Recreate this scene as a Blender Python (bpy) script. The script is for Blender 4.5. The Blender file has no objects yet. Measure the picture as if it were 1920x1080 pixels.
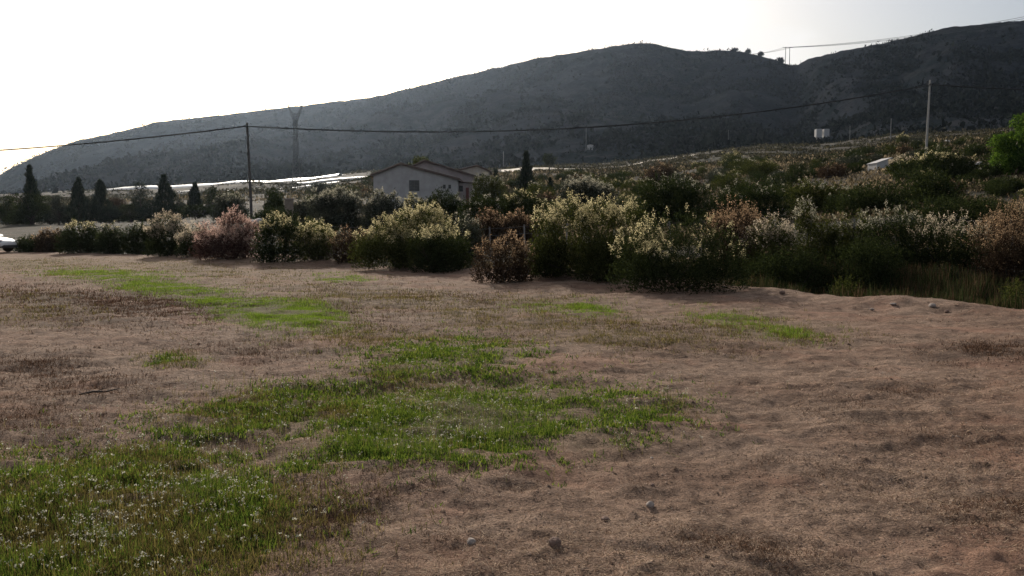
import bpy, math
import numpy as np
R = math.radians
rng = np.random.default_rng(11)
sc = bpy.context.scene
COL = sc.collection

# ------------------------------------------------------------------ camera
F, HOR, EYE = 1500.0, 425.0, 1.6
PITCH = math.atan((540 - HOR) / F)
cam_d = bpy.data.cameras.new("camera"); cam = bpy.data.objects.new("camera", cam_d); COL.objects.link(cam)
cam.location = (0, 0, EYE); cam.rotation_euler = (R(90) - PITCH, 0, 0)
cam_d.sensor_width = 36; cam_d.lens = 36 * F / 1920; cam_d.clip_end = 20000; cam_d.clip_start = 0.05
sc.camera = cam
cp, sp = math.cos(PITCH), math.sin(PITCH)

def ray(px, py):
    """direction scaled so that its y component is 1"""
    px = np.asarray(px, float); py = np.asarray(py, float)
    xr = (px - 960) / F; yu = (540 - py) / F
    dy = cp + yu * sp; dz = -sp + yu * cp
    return xr / dy, dz / dy

def at(px, py, Y):
    tx, tz = ray(px, py)
    return np.array([float(tx * Y), Y, float(EYE + tz * Y)])

def project(x, y, z):
    """world to photo pixels"""
    f = y * cp - (z - EYE) * sp
    u = y * sp + (z - EYE) * cp
    f = np.where(f < 0.05, 0.05, f)
    return 960 + F * x / f, 540 - F * u / f

# ------------------------------------------------------------------ noise
def _h(ix, iy, seed):
    n = (ix.astype(np.int64) * 374761393 + iy.astype(np.int64) * 668265263 + seed * 2147483647) & 0xFFFFFFFF
    n = ((n ^ (n >> 13)) * 1274126177) & 0xFFFFFFFF
    n = ((n ^ (n >> 15)) * 2246822519) & 0xFFFFFFFF
    return ((n ^ (n >> 16)) & 0xFFFFFF) / float(0xFFFFFF)

def noise(x, y, seed=0):
    ix = np.floor(x); iy = np.floor(y); fx = x - ix; fy = y - iy
    fx = fx * fx * fx * (fx * (fx * 6 - 15) + 10); fy = fy * fy * fy * (fy * (fy * 6 - 15) + 10)
    a = _h(ix, iy, seed); b = _h(ix + 1, iy, seed); c = _h(ix, iy + 1, seed); d = _h(ix + 1, iy + 1, seed)
    return (a + (b - a) * fx) * (1 - fy) + (c + (d - c) * fx) * fy

def fbm(x, y, seed=0, oct=4, gain=0.5):
    s = 0; a = 1; t = 0
    for i in range(oct):
        s = s + a * noise(x * 2 ** i + 17.3 * i, y * 2 ** i - 9.1 * i, seed + i); t += a; a *= gain
    return s / t

def sstep(a, b, x):
    t = np.clip((x - a) / (b - a), 0, 1); return t * t * (3 - 2 * t)

# ------------------------------------------------------------------ terrain
_PX = np.array([-2600, -600, 0, 250, 480, 800, 1100, 1500, 1750, 1950, 2800, 5000.])
_RR = np.array([15, 20, 30, 45, 60, 80, 120, 200, 300, 420, 600, 4500.])
_Z = np.array([
    [0, 0, 0, 0, .3, .8, 2, 5, 11, 17, 22, 30],
    [0, 0, 0, 0, .3, .8, 2, 5, 11, 17, 22, 30],
    [0, 0, 0, 0, .3, .9, 2.0, 5, 11, 17.5, 24, 30],
    [0, 0, 0, .1, .5, 1.2, 2.4, 6, 12.5, 20, 28, 40],
    [0, 0, 0, .6, 1.3, 1.9, 2.9, 8, 15.5, 24.0, 33, 45],
    [0, 0, 0, .5, 1.1, 2.5, 5.3, 12, 20.5, 30, 42, 50],
    [0, 0, .4, 1, 2.0, 3.5, 7.2, 13.5, 22.5, 34, 48, 60],
    [0, .1, .9, 2.0, 3.5, 5.4, 9.6, 17.5, 28.5, 43, 60, 70],
    [0, .3, 1.1, 2.8, 4.8, 7.6, 12.6, 21.5, 33.5, 50, 70, 80],
    [0, .3, 1.2, 3.0, 5.2, 8.2, 14, 24, 37, 54, 74, 80],
    [0, .3, 1.2, 3.0, 5.2, 8.2, 14, 24, 37, 54, 74, 80],
    [0, .1, .5, 1.5, 3, 5, 9, 16, 26, 40, 55, 60.]])

def base_z(x, y):
    r = np.hypot(x, y)
    a = np.arctan2(x, np.maximum(y, 1e-3) if np.isscalar(y) else y)
    back = sstep(R(120), R(80), np.abs(a))
    t = np.tan(np.clip(a, -1.25, 1.25)); px = 960 + F * t
    Y = np.maximum(r * np.cos(np.clip(np.abs(a), 0, 1.25)), 15)
    ci = np.clip(np.searchsorted(_PX, px) - 1, 0, len(_PX) - 2)
    u = np.clip((px - _PX[ci]) / (_PX[ci + 1] - _PX[ci]), 0, 1); u = u * u * (3 - 2 * u)
    ri = np.clip(np.searchsorted(_RR, Y) - 1, 0, len(_RR) - 2)
    lv = np.clip((np.log(Y) - np.log(_RR[ri])) / (np.log(_RR[ri + 1]) - np.log(_RR[ri])), 0, 1)
    z = (_Z[ci, ri] * (1 - u) + _Z[ci + 1, ri] * u) * (1 - lv) + (_Z[ci, ri + 1] * (1 - u) + _Z[ci + 1, ri + 1] * u) * lv
    return z * back

_EU = np.array([-300, -80, -54.6, -32.8, -25.3, -18.9, -12, -8, -5.3, -2.2, 20, 200.])
_EC = np.array([18, 18, 17.6, 20.6, 20.4, 20.0, 18.9, 18.6, 17.5, 16.8, 16.5, 16.5])

def edge_s(x, y):
    """signed distance beyond the far edge of the bare field"""
    u = 0.766 * x - 0.643 * y
    wig = 0.5 * (fbm(u * 0.35, u * 0 + 3.3, 91, 3) - .5) * 2
    return 0.643 * x + 0.766 * y - np.interp(u, _EU, _EC) - wig, u

def H(x, y, detail=True):
    x = np.asarray(x, float); y = np.asarray(y, float)
    r = np.hypot(x, y)
    z = base_z(x, y)
    s, u = edge_s(x, y)
    right = sstep(-16, -8, u) * sstep(20, 6, u)
    z = z - right * 0.55 * sstep(.1, .9, s) * sstep(5, 2.2, s)          # ditch
    z = z + (0.02 + .16 * fbm(u * .5, s * .5, 5, 3)) * np.exp(-((s + .1) / .55) ** 2) * sstep(-60, -25, u)   # berm of pushed-up soil
    far = sstep(30, 140, r)
    z = z + far * (fbm(x / 35, y / 35, 21, 4) - .5) * np.clip(r / 70, 0, 5)
    z = z + (fbm(x / 5, y / 5, 31, 3) - .5) * .10 * sstep(0.5, 4, r)
    if detail:
        k = sstep(60, 25, r)
        lump = fbm(x / .8, y / .5, 41, 3)
        z = z + k * (lump - .5) * .065 + k * (fbm(x / 2.1 + 4, y / 1.5, 45, 3) - .5) * .13
        rd = 1 - np.abs(2 * fbm(x / .42 + 9, y / .3, 51, 2) - 1)
        z = z + k * (rd - .6) * .052
        rb = 1 - np.abs(2 * fbm(x / 1.1 + 2, y / .7 + 8, 55, 3) - 1); z = z + k * (sstep(.55, .95, rb)) * .026 * sstep(.35, .6, fbm(x / 3.1, y / 3.1, 57, 2))
        cl = noise(x / .13, y / .10, 61); z = z + k * sstep(.70, .97, cl) * .014 * sstep(.4, .6, fbm(x / 1.3, y / 1.3, 63, 2))
        cl = noise(x / .055, y / .05, 71); z = z + sstep(16, 8, r) * (cl - .5) * .016
    return z

def gz(x, y):
    return float(H(np.array([x]), np.array([y]))[0])

def ground_hit(px, py, y0=2.0, y1=420):
    tx, tz = ray(px, py)
    ys = np.exp(np.linspace(math.log(y0), math.log(y1), 900))
    d = EYE + tz * ys - H(tx * ys, ys, False)
    i = np.argmax(d < 0)
    return ys[i] if d[i] < 0 else None

# ------------------------------------------------------------------ mesh helpers
def raw_mesh(name, V, faces_idx, nv):
    me = bpy.data.meshes.new(name)
    me.vertices.add(len(V)); me.vertices.foreach_set("co", np.ascontiguousarray(V, np.float32).ravel())
    fi = np.ascontiguousarray(faces_idx, np.int32).ravel(); n = len(fi) // nv
    me.loops.add(len(fi)); me.loops.foreach_set("vertex_index", fi)
    me.polygons.add(n)
    me.polygons.foreach_set("loop_start", np.arange(0, n * nv, nv, dtype=np.int32))
    me.polygons.foreach_set("loop_total", np.full(n, nv, np.int32))
    me.update(calc_edges=True)
    return me

def quads_mesh(name, Q):
    Q = np.asarray(Q, float).reshape(-1, 3)
    return raw_mesh(name, Q, np.arange(len(Q)), 4)

def link(name, me, mat, parent=None):
    o = bpy.data.objects.new(name, me); COL.objects.link(o)
    if mat is not None and len(me.materials) == 0:
        me.materials.append(mat)
    if parent is not None: o.parent = parent
    return o

def tag(o, label=None, cat=None, group=None, kind=None):
    if label: o["label"] = label
    if cat: o["category"] = cat
    if group: o["group"] = group
    if kind: o["kind"] = kind
    return o

def thing(name, label, cat, loc=(0, 0, 0), rz=0, group=None):
    o = bpy.data.objects.new(name, None); COL.objects.link(o)
    o.location = loc; o.rotation_euler = (0, 0, rz)
    o.empty_display_size = .2
    return tag(o, label, cat, group)

class MB:
    """collects boxes, bars, tubes and prisms into one mesh"""
    def __init__(s): s.v = []; s.f = []
    def add(s, vs, fs):
        b = len(s.v); s.v += [tuple(map(float, p)) for p in vs]; s.f += [tuple(b + i for i in f) for f in fs]
        return s
    def box(s, x0, x1, y0, y1, z0, z1):
        return s.add([(x0, y0, z0), (x1, y0, z0), (x1, y1, z0), (x0, y1, z0), (x0, y0, z1), (x1, y0, z1), (x1, y1, z1), (x0, y1, z1)],
                     [(3, 2, 1, 0), (4, 5, 6, 7), (0, 1, 5, 4), (1, 2, 6, 5), (2, 3, 7, 6), (3, 0, 4, 7)])
    def tube(s, pts, r, n=6, cap=True):
        pts = [np.array(p, float) for p in pts]; rs = r if hasattr(r, "__len__") else [r] * len(pts)
        vs = []; fs = []
        for i, p in enumerate(pts):
            d = pts[min(i + 1, len(pts) - 1)] - pts[max(i - 1, 0)]; d = d / (np.linalg.norm(d) + 1e-9)
            a = np.cross(d, (0, 0, 1) if abs(d[2]) < .9 else (1, 0, 0)); a /= np.linalg.norm(a); b = np.cross(d, a)
            for k in range(n):
                t = 2 * math.pi * k / n; vs.append(p + rs[i] * (a * math.cos(t) + b * math.sin(t)))
        for i in range(len(pts) - 1):
            for k in range(n):
                fs.append((i * n + k, i * n + (k + 1) % n, (i + 1) * n + (k + 1) % n, (i + 1) * n + k))
        if cap:
            fs.append(tuple(range(n))[::-1]); fs.append(tuple((len(pts) - 1) * n + k for k in range(n)))
        return s.add(vs, fs)
    def prism(s, poly, y0, y1):
        """outline in x,z pushed along y"""
        n = len(poly)
        vs = [(p[0], y0, p[1]) for p in poly] + [(p[0], y1, p[1]) for p in poly]
        fs = [tuple(range(n))[::-1], tuple(range(n, 2 * n))] + [(k, (k + 1) % n, n + (k + 1) % n, n + k) for k in range(n)]
        return s.add(vs, fs)
    def build(s, name, mat, parent=None, bevel=0, smooth=False, sub=0):
        me = bpy.data.meshes.new(name); me.from_pydata(s.v, [], s.f); me.update()
        import bmesh
        bm = bmesh.new(); bm.from_mesh(me); bmesh.ops.recalc_face_normals(bm, faces=bm.faces); bm.to_mesh(me); bm.free()
        o = link(name, me, mat, parent)
        if bevel:
            m = o.modifiers.new("b", "BEVEL"); m.width = bevel; m.segments = 2; m.limit_method = "ANGLE"
        if sub:
            m = o.modifiers.new("s", "SUBSURF"); m.levels = sub; m.render_levels = sub
        if smooth:
            for p in me.polygons: p.use_smooth = True
        return o

# ------------------------------------------------------------------ materials
def new_mat(name):
    m = bpy.data.materials.new(name); m.use_nodes = True; nt = m.node_tree; nt.nodes.clear()
    out = nt.nodes.new("ShaderNodeOutputMaterial")
    return m, nt, out
def N(nt, t, **kw):
    n = nt.nodes.new(t)
    for k, v in kw.items(): setattr(n, k, v)
    return n
def val(nt, sock, v):
    if hasattr(v, "is_linked") or isinstance(v, bpy.types.NodeSocket): nt.links.new(v, sock)
    else: sock.default_value = v
def math_(nt, op, a, b=0.0, c=0.0):
    n = N(nt, "ShaderNodeMath", operation=op)
    for i, v in enumerate((a, b, c)): val(nt, n.inputs[i], v)
    return n.outputs[0]
def mixc(nt, f, a, b, mode="MIX"):
    n = N(nt, "ShaderNodeMix", data_type="RGBA", blend_type=mode)
    val(nt, n.inputs[0], f)
    for s, v in ((n.inputs[6], a), (n.inputs[7], b)):
        if isinstance(v, bpy.types.NodeSocket): nt.links.new(v, s)
        else: s.default_value = (*v[:3], 1)
    return n.outputs[2]
def ntex(nt, vec, scale, detail=4, rough=.55, dist=0):
    n = N(nt, "ShaderNodeTexNoise"); n.inputs["Scale"].default_value = scale; n.inputs["Detail"].default_value = detail
    n.inputs["Roughness"].default_value = rough; n.inputs["Distortion"].default_value = dist
    if vec is not None: nt.links.new(vec, n.inputs["Vector"])
    return n.outputs["Fac"]
def ramp(nt, f, a, b):
    n = N(nt, "ShaderNodeMapRange", interpolation_type="SMOOTHSTEP"); nt.links.new(f, n.inputs[0])
    n.inputs[1].default_value = a; n.inputs[2].default_value = b
    return n.outputs[0]

def leaf_mat(name, col, trans=.45, var=.5, hue2=None, tcol=None):
    m, nt, out = new_mat(name)
    g = N(nt, "ShaderNodeNewGeometry"); rpi = g.outputs["Random Per Island"]
    k = math_(nt, "MULTIPLY_ADD", rpi, 2 * var, 1 - var)
    c = mixc(nt, rpi, col, hue2 or col)
    v = N(nt, "ShaderNodeVectorMath", operation="SCALE"); nt.links.new(c, v.inputs[0]); nt.links.new(k, v.inputs[3])
    d = N(nt, "ShaderNodeBsdfDiffuse"); t = N(nt, "ShaderNodeBsdfTranslucent"); mx = N(nt, "ShaderNodeMixShader")
    nt.links.new(v.outputs[0], d.inputs[0])
    if tcol:
        v2 = mixc(nt, 1.0, v.outputs[0], tcol, "MULTIPLY"); nt.links.new(v2, t.inputs[0])
    else: nt.links.new(v.outputs[0], t.inputs[0])
    mx.inputs[0].default_value = trans
    nt.links.new(d.outputs[0], mx.inputs[1]); nt.links.new(t.outputs[0], mx.inputs[2]); nt.links.new(mx.outputs[0], out.inputs[0])
    return m

def surf_mat(name, col, col2=None, scale=3, rough=.8, bump=.0, bscale=20, spec=.3, metal=0, coat=0):
    m, nt, out = new_mat(name)
    p = N(nt, "ShaderNodeBsdfPrincipled"); tc = N(nt, "ShaderNodeTexCoord"); ob = tc.outputs["Object"]
    f = ramp(nt, ntex(nt, ob, scale, 6), .35, .65)
    nt.links.new(mixc(nt, f, col, col2 or col), p.inputs["Base Color"])
    p.inputs["Roughness"].default_value = rough; p.inputs["Metallic"].default_value = metal
    p.inputs["Specular IOR Level"].default_value = spec; p.inputs["Coat Weight"].default_value = coat
    if bump:
        b = N(nt, "ShaderNodeBump"); b.inputs["Strength"].default_value = bump; b.inputs["Distance"].default_value = .02
        nt.links.new(ntex(nt, ob, bscale, 5), b.inputs["Height"]); nt.links.new(b.outputs[0], p.inputs["Normal"])
    nt.links.new(p.outputs[0], out.inputs[0])
    return m

M = {}
M["leaf_dark"] = leaf_mat("leaf_dark", (.018, .026, .011), .35, .5, (.030, .034, .017), (1.2, 1.3, .8))
M["leaf_grey"] = leaf_mat("leaf_grey", (.032, .038, .026), .35, .5, (.05, .053, .038))
M["leaf_olive"] = leaf_mat("leaf_olive", (.030, .038, .014), .4, .5, (.052, .052, .022), (1.2, 1.3, .7))
M["leaf_brown"] = leaf_mat("leaf_brown", (.036, .024, .016), .4, .5, (.055, .038, .024))
M["leaf_red"] = leaf_mat("leaf_red", (.060, .032, .028), .4, .5, (.09, .055, .044))
M["leaf_bright"] = leaf_mat("leaf_bright", (.042, .088, .022), .5, .5, (.07, .11, .03), (1.3, 1.3, .6))
M["leaf_cypress"] = leaf_mat("leaf_cypress", (.016, .026, .016), .2, .5, (.028, .034, .02))
M["plume_yellow"] = leaf_mat("plume_yellow", (.37, .325, .17), .8, .35, (.45, .40, .24))
M["plume_beige"] = leaf_mat("plume_beige", (.31, .26, .18), .8, .35, (.40, .34, .26))
M["plume_grey"] = leaf_mat("plume_grey", (.24, .23, .17), .8, .35, (.32, .30, .23))
M["plume_pink"] = leaf_mat("plume_pink", (.34, .205, .175), .8, .35, (.42, .31, .25))
M["plume_orange"] = leaf_mat("plume_orange", (.20, .125, .072), .8, .35, (.28, .20, .125))
M["grass_bright"] = leaf_mat("grass_bright", (.085, .155, .025), .5, .5, (.15, .19, .045), (1.15, 1.2, .6))
M["grass_weed"] = leaf_mat("grass_weed", (.042, .098, .022), .48, .6, (.115, .13, .038), (1.2, 1.25, .6))
M["grass_olive"] = leaf_mat("grass_olive", (.075, .075, .03), .45, .5, (.13, .11, .055), (1.2, 1.1, .7))
M["grass_dark"] = leaf_mat("grass_dark", (.045, .05, .02), .4, .5, (.08, .07, .035))
M["petal_white"] = leaf_mat("petal_white", (.34, .33, .26), .4, .4, (.44, .42, .34))
M["straw"] = leaf_mat("straw", (.25, .18, .125), .2, .5, (.36, .27, .19))
M["litter"] = leaf_mat("litter", (.085, .05, .032), .15, .6, (.15, .09, .06))
M["bark"] = surf_mat("bark", (.09, .065, .05), (.05, .038, .03), 8, .9, .5, 30)
M["bark_dark"] = surf_mat("bark_dark", (.045, .035, .028), (.03, .022, .018), 8, .9, .5, 30)
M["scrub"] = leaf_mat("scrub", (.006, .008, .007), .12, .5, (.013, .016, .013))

# ------------------------------------------------------------------ light, sky
SUN_AZ, SUN_EL = R(-17), R(26)
sd = bpy.data.lights.new("sun", "SUN"); sd.energy = 5.0; sd.angle = R(.55); sd.color = (1, .92, .81)
so = bpy.data.objects.new("sun", sd); COL.objects.link(so)
so.rotation_euler = (R(90) - SUN_EL, 0, math.pi - SUN_AZ)
so.location = (-200, 600, 500)
w = bpy.data.worlds.new("World"); sc.world = w; w.use_nodes = True; nt = w.node_tree; nt.nodes.clear()
sky = N(nt, "ShaderNodeTexSky", sky_type="NISHITA"); sky.sun_disc = False
sky.sun_elevation = SUN_EL; sky.sun_rotation = SUN_AZ; sky.air_density = 1.0; sky.dust_density = 4.5; sky.ozone_density = 1
tc = N(nt, "ShaderNodeTexCoord"); mp = N(nt, "ShaderNodeMapping"); mp.inputs["Scale"].default_value = (1.6, 1.6, 4.5)
nt.links.new(tc.outputs["Generated"], mp.inputs[0])
cl = ramp(nt, ntex(nt, mp.outputs[0], 2.6, 7, .55, .3), .44, .66)
cl = math_(nt, "MULTIPLY", cl, .8)
cmix = mixc(nt, cl, sky.outputs[0], (9.0, 8.8, 8.6))
bg = N(nt, "ShaderNodeBackground"); bg.inputs[1].default_value = .11
nt.links.new(cmix, bg.inputs[0])
wo = N(nt, "ShaderNodeOutputWorld"); nt.links.new(bg.outputs[0], wo.inputs[0])
sc.view_settings.view_transform = "Standard"; sc.view_settings.look = "None"; sc.view_settings.gamma = 1
sc.view_settings.exposure = 0.0
sc.render.engine = "CYCLES"
sc.cycles.use_denoising = True
sc.cycles.max_bounces = 8; sc.cycles.diffuse_bounces = 3; sc.cycles.transmission_bounces = 4; sc.cycles.volume_bounces = 1

# ------------------------------------------------------------------ patches of growth on the field (photo px: cx, cy, rx, ry, tilt deg, strength)
P_BRIGHT = [(215, 520, 110, 11, 3, .8), (320, 542, 110, 15, 7, .95), (405, 566, 60, 13, 5, 1.0), (520, 592, 90, 22, 4, 1.5), (590, 606, 60, 14, 4, .5), (640, 525, 50, 8, 3, .65),
            (1095, 582, 60, 13, 3, .8), (1040, 578, 80, 12, 3, .4), (1380, 604, 90, 15, 6, .42), (1460, 624, 80, 16, 6, .36)]
P_OLIVE = [(300, 505, 320, 18, 2, .55), (700, 560, 260, 26, 3, .45), (1000, 600, 260, 30, 3, .4), (1150, 640, 220, 22, 3, .4), (760, 640, 240, 26, 2, .4), (1250, 760, 60, 20, 0, .3), (60, 590, 160, 24, 0, .3), (70, 496, 160, 14, 1, .7), (180, 512, 200, 18, 3, .55), (420, 512, 160, 12, 4, .5), (560, 540, 140, 18, 4, .4), (1020, 568, 120, 16, 3, .5), (850, 588, 40, 10, 2, .5),
           (1420, 618, 140, 24, 6, .6), (670, 625, 120, 20, 5, .45), (1130, 632, 150, 20, 3, .35), (330, 680, 55, 14, 0, .75), (560, 775, 200, 38, -4, .6), (200, 905, 200, 50, -12, .55),
           (330, 990, 240, 80, -8, .5), (90, 1000, 170, 90, 0, .7), (260, 1060, 250, 40, 0, .5), (760, 715, 100, 30, 0, .4), (50, 560, 120, 16, 3, .3), (900, 645, 160, 30, 0, .3)]
P_WEED = [(640, 830, 200, 40, 0, .5), (300, 960, 260, 70, 0, .34), (130, 1050, 220, 60, 0, .36), (960, 720, 120, 30, 0, .25), (330, 860, 200, 34, -10, .4), (1030, 770, 160, 36, 0, .35), (180, 900, 150, 26, -10, .35), (830, 672, 120, 30, -3, .75), (800, 700, 105, 22, 0, .6), (840, 788, 200, 54, -4, 1.5), (770, 838, 170, 28, 3, 1.1), (980, 800, 130, 50, 0, .6), (1150, 765, 130, 36, 4, .5), (540, 780, 190, 40, -8, .65),
          (420, 815, 160, 30, -12, .45), (390, 925, 110, 55, 12, .8), (110, 960, 170, 80, 0, .5), (230, 890, 130, 34, -10, .5), (190, 1000, 90, 45, 0, .8), (60, 1050, 100, 40, 0, .7), (900, 670, 110, 30, 0, .4),
          (560, 880, 70, 26, 0, .3), (320, 680, 40, 12, 0, .5), (1080, 820, 120, 34, 0, .4), (440, 1000, 90, 40, 0, .45)]
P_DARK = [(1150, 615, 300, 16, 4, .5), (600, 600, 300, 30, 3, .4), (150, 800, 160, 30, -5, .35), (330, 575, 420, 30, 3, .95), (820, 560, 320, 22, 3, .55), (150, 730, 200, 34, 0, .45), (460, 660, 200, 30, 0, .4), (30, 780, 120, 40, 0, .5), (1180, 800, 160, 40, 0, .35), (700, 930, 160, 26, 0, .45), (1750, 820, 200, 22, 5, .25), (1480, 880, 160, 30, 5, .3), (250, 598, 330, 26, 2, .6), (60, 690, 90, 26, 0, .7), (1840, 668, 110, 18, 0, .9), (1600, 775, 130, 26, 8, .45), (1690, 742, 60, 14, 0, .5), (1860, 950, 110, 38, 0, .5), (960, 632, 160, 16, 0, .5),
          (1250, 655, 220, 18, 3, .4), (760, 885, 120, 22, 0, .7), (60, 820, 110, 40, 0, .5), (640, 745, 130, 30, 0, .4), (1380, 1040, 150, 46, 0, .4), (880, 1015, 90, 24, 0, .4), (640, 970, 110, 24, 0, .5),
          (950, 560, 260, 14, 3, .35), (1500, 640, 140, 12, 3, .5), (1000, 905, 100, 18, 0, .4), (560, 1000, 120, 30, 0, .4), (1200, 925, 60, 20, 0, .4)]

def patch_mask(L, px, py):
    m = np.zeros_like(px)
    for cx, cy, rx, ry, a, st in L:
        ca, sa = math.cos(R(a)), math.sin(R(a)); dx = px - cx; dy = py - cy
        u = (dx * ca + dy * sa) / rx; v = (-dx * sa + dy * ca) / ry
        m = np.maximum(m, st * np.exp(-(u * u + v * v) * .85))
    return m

# ------------------------------------------------------------------ ground sheet
rr = [0.6]
while rr[-1] < 4500:
    r = rr[-1]; rr.append(r + max(.03, r * (.0075 if r < 60 else (.012 if r < 500 else .05))))
rr = np.array(rr)
aa = np.concatenate([np.linspace(-180, -46, 40)[:-1], np.arange(-46, 46.01, .16), np.linspace(46, 180, 40)[1:-1]])
aa = np.radians(aa); na = len(aa)
RRg, AAg = np.meshgrid(rr, aa, indexing="ij")
X = RRg * np.sin(AAg); Y = RRg * np.cos(AAg)
Z = H(X.ravel(), Y.ravel()).reshape(X.shape)
gpx, gpy = project(X.ravel(), Y.ravel(), Z.ravel() * 0)
inview = (Y.ravel() > .5) & (edge_s(X.ravel(), Y.ravel())[0] < .3)
mg = np.where(inview, np.maximum(patch_mask(P_BRIGHT, gpx, gpy), np.maximum(patch_mask(P_WEED, gpx, gpy), .8 * patch_mask(P_OLIVE, gpx, gpy))), 0)
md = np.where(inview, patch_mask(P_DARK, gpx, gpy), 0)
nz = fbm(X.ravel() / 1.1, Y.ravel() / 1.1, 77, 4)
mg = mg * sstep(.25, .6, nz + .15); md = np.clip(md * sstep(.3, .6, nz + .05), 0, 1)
Z = Z + (mg * .035).reshape(Z.shape)
V = np.stack([X, Y, Z], -1).reshape(-1, 3)
V = np.concatenate([V, [[0, 0, float(H(np.array([0.]), np.array([0.01]))[0])]]])
nr = len(rr); i = np.arange(nr - 1)[:, None]; j = np.arange(na)[None, :]; j2 = (j + 1) % na
FQ = np.stack([i * na + j, i * na + j2, (i + 1) * na + j2, (i + 1) * na + j], -1).reshape(-1, 4)
me = raw_mesh("ground", V, FQ, 4)
import bmesh
ca = me.color_attributes.new("cover", "FLOAT_COLOR", "POINT")
sE, uE = edge_s(X.ravel(), Y.ravel())
rough_land = sstep(-.3, 1.2, sE) * sstep(16, 4, np.abs(Y.ravel() * 0))
rough_land = sstep(-.2, 1.0, sE)
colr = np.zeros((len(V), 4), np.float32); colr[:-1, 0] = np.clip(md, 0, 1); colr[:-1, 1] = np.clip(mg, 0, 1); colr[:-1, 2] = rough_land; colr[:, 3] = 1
ca.data.foreach_set("color", colr.ravel())
me.polygons.foreach_set("use_smooth", np.ones(len(me.polygons), bool))

m, nt, out = new_mat("dry_soil")
p = N(nt, "ShaderNodeBsdfPrincipled"); g = N(nt, "ShaderNodeNewGeometry"); pos = g.outputs["Position"]
at_ = N(nt, "ShaderNodeAttribute", attribute_name="cover"); sep = N(nt, "ShaderNodeSeparateColor"); nt.links.new(at_.outputs["Color"], sep.inputs[0])
mpn = N(nt, "ShaderNodeMapping"); mpn.inputs["Scale"].default_value = (1, 1.6, 1); nt.links.new(pos, mpn.inputs[0]); pv = mpn.outputs[0]
n1 = ramp(nt, ntex(nt, pv, .35, 5, .6, .4), .38, .66)
n2 = ramp(nt, ntex(nt, pv, 2.2, 6, .65, .3), .40, .64)
n3 = ntex(nt, pv, 16, 6, .7); n4 = ntex(nt, pv, 70, 3, .7)
c = mixc(nt, n1, (.335, .232, .168), (.265, .164, .114))
c = mixc(nt, math_(nt, "MULTIPLY", n2, .65), c, (.115, .074, .053))
n5 = ntex(nt, pv, 5.5, 6, .75, .6)
c = mixc(nt, math_(nt, "MULTIPLY", ramp(nt, n5, .47, .60), .62), c, (.105, .066, .046))
c = mixc(nt, math_(nt, "MULTIPLY", ramp(nt, n3, .54, .70), .5), c, (.34, .255, .195))
c = mixc(nt, math_(nt, "MULTIPLY", ramp(nt, n4, .46, .62), .75), c, (.062, .040, .030))
c = mixc(nt, math_(nt, "MULTIPLY", ramp(nt, ntex(nt, pv, .55, 5, .65, .6), .50, .66), .5), c, (.27, .145, .098))
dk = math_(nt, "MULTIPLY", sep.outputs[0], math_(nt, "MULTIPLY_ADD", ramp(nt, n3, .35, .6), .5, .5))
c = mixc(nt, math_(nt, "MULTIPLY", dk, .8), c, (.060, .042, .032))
gn = math_(nt, "MULTIPLY", sep.outputs[1], .75)
c = mixc(nt, gn, c, (.095, .085, .035))
rl = mixc(nt, ramp(nt, ntex(nt, pos, .05, 6, .7), .4, .62), (.052, .042, .030), (.032, .031, .020))
rl = mixc(nt, math_(nt, "MULTIPLY", ramp(nt, ntex(nt, pos, .35, 4, .7), .5, .7), .6), rl, (.085, .068, .050))
c = mixc(nt, sep.outputs[2], c, rl)
nt.links.new(c, p.inputs["Base Color"]); p.inputs["Roughness"].default_value = .95; p.inputs["Specular IOR Level"].default_value = .1
hsum = math_(nt, "ADD", math_(nt, "ADD", math_(nt, "MULTIPLY", n3, .6), math_(nt, "MULTIPLY", n4, .3)), math_(nt, "MULTIPLY", n5, 1.1))
b = N(nt, "ShaderNodeBump"); b.inputs["Strength"].default_value = 1.0; b.inputs["Distance"].default_value = .05
nt.links.new(hsum, b.inputs["Height"]); nt.links.new(b.outputs[0], p.inputs["Normal"])
nt.links.new(p.outputs[0], out.inputs[0])
M["soil"] = m
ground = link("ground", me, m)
tag(ground, "bare reddish brown dirt field rising into scrubby slopes", "ground", kind="structure")

# ------------------------------------------------------------------ mountain
_RPX = np.array([-1500, -500, -150, 0, 75, 150, 250, 300, 400, 520, 600, 700, 780, 850, 900, 950, 1000, 1080, 1150, 1185, 1215, 1250, 1280, 1340, 1380, 1420, 1450, 1470, 1487, 1503, 1540, 1600, 1640, 1690, 1730, 1780, 1850, 1900, 1960, 2100, 2600, 4000.])
_RPY = np.array([415, 402, 372, 331, 290, 262, 240, 226, 215, 201, 191, 179, 160, 142, 131, 119, 107, 93, 82, 77.5, 77, 84, 92, 90.5, 92, 100, 109, 116, 117, 107, 96, 83, 76, 65, 53, 43, 38, 33, 33, 50, 120, 300.])
a_h = np.radians(np.concatenate([np.linspace(-62, -37, 40)[:-1], np.arange(-37, 37, .085), np.linspace(37, 66, 50)]))
q_h = np.concatenate([np.linspace(0, .9, 150)[:-1], np.linspace(.9, 1.1, 60)[:-1], np.linspace(1.1, 2.0, 40)])
pxh = 960 + F * np.tan(a_h)
_wide = lambda px: np.interp(px, [-1500, 0, 500, 1000, 1400, 1480, 1560, 1900, 2600, 4000], [1700, 1550, 1350, 1150, 1040, 1000, 900, 800, 760, 800])
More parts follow.
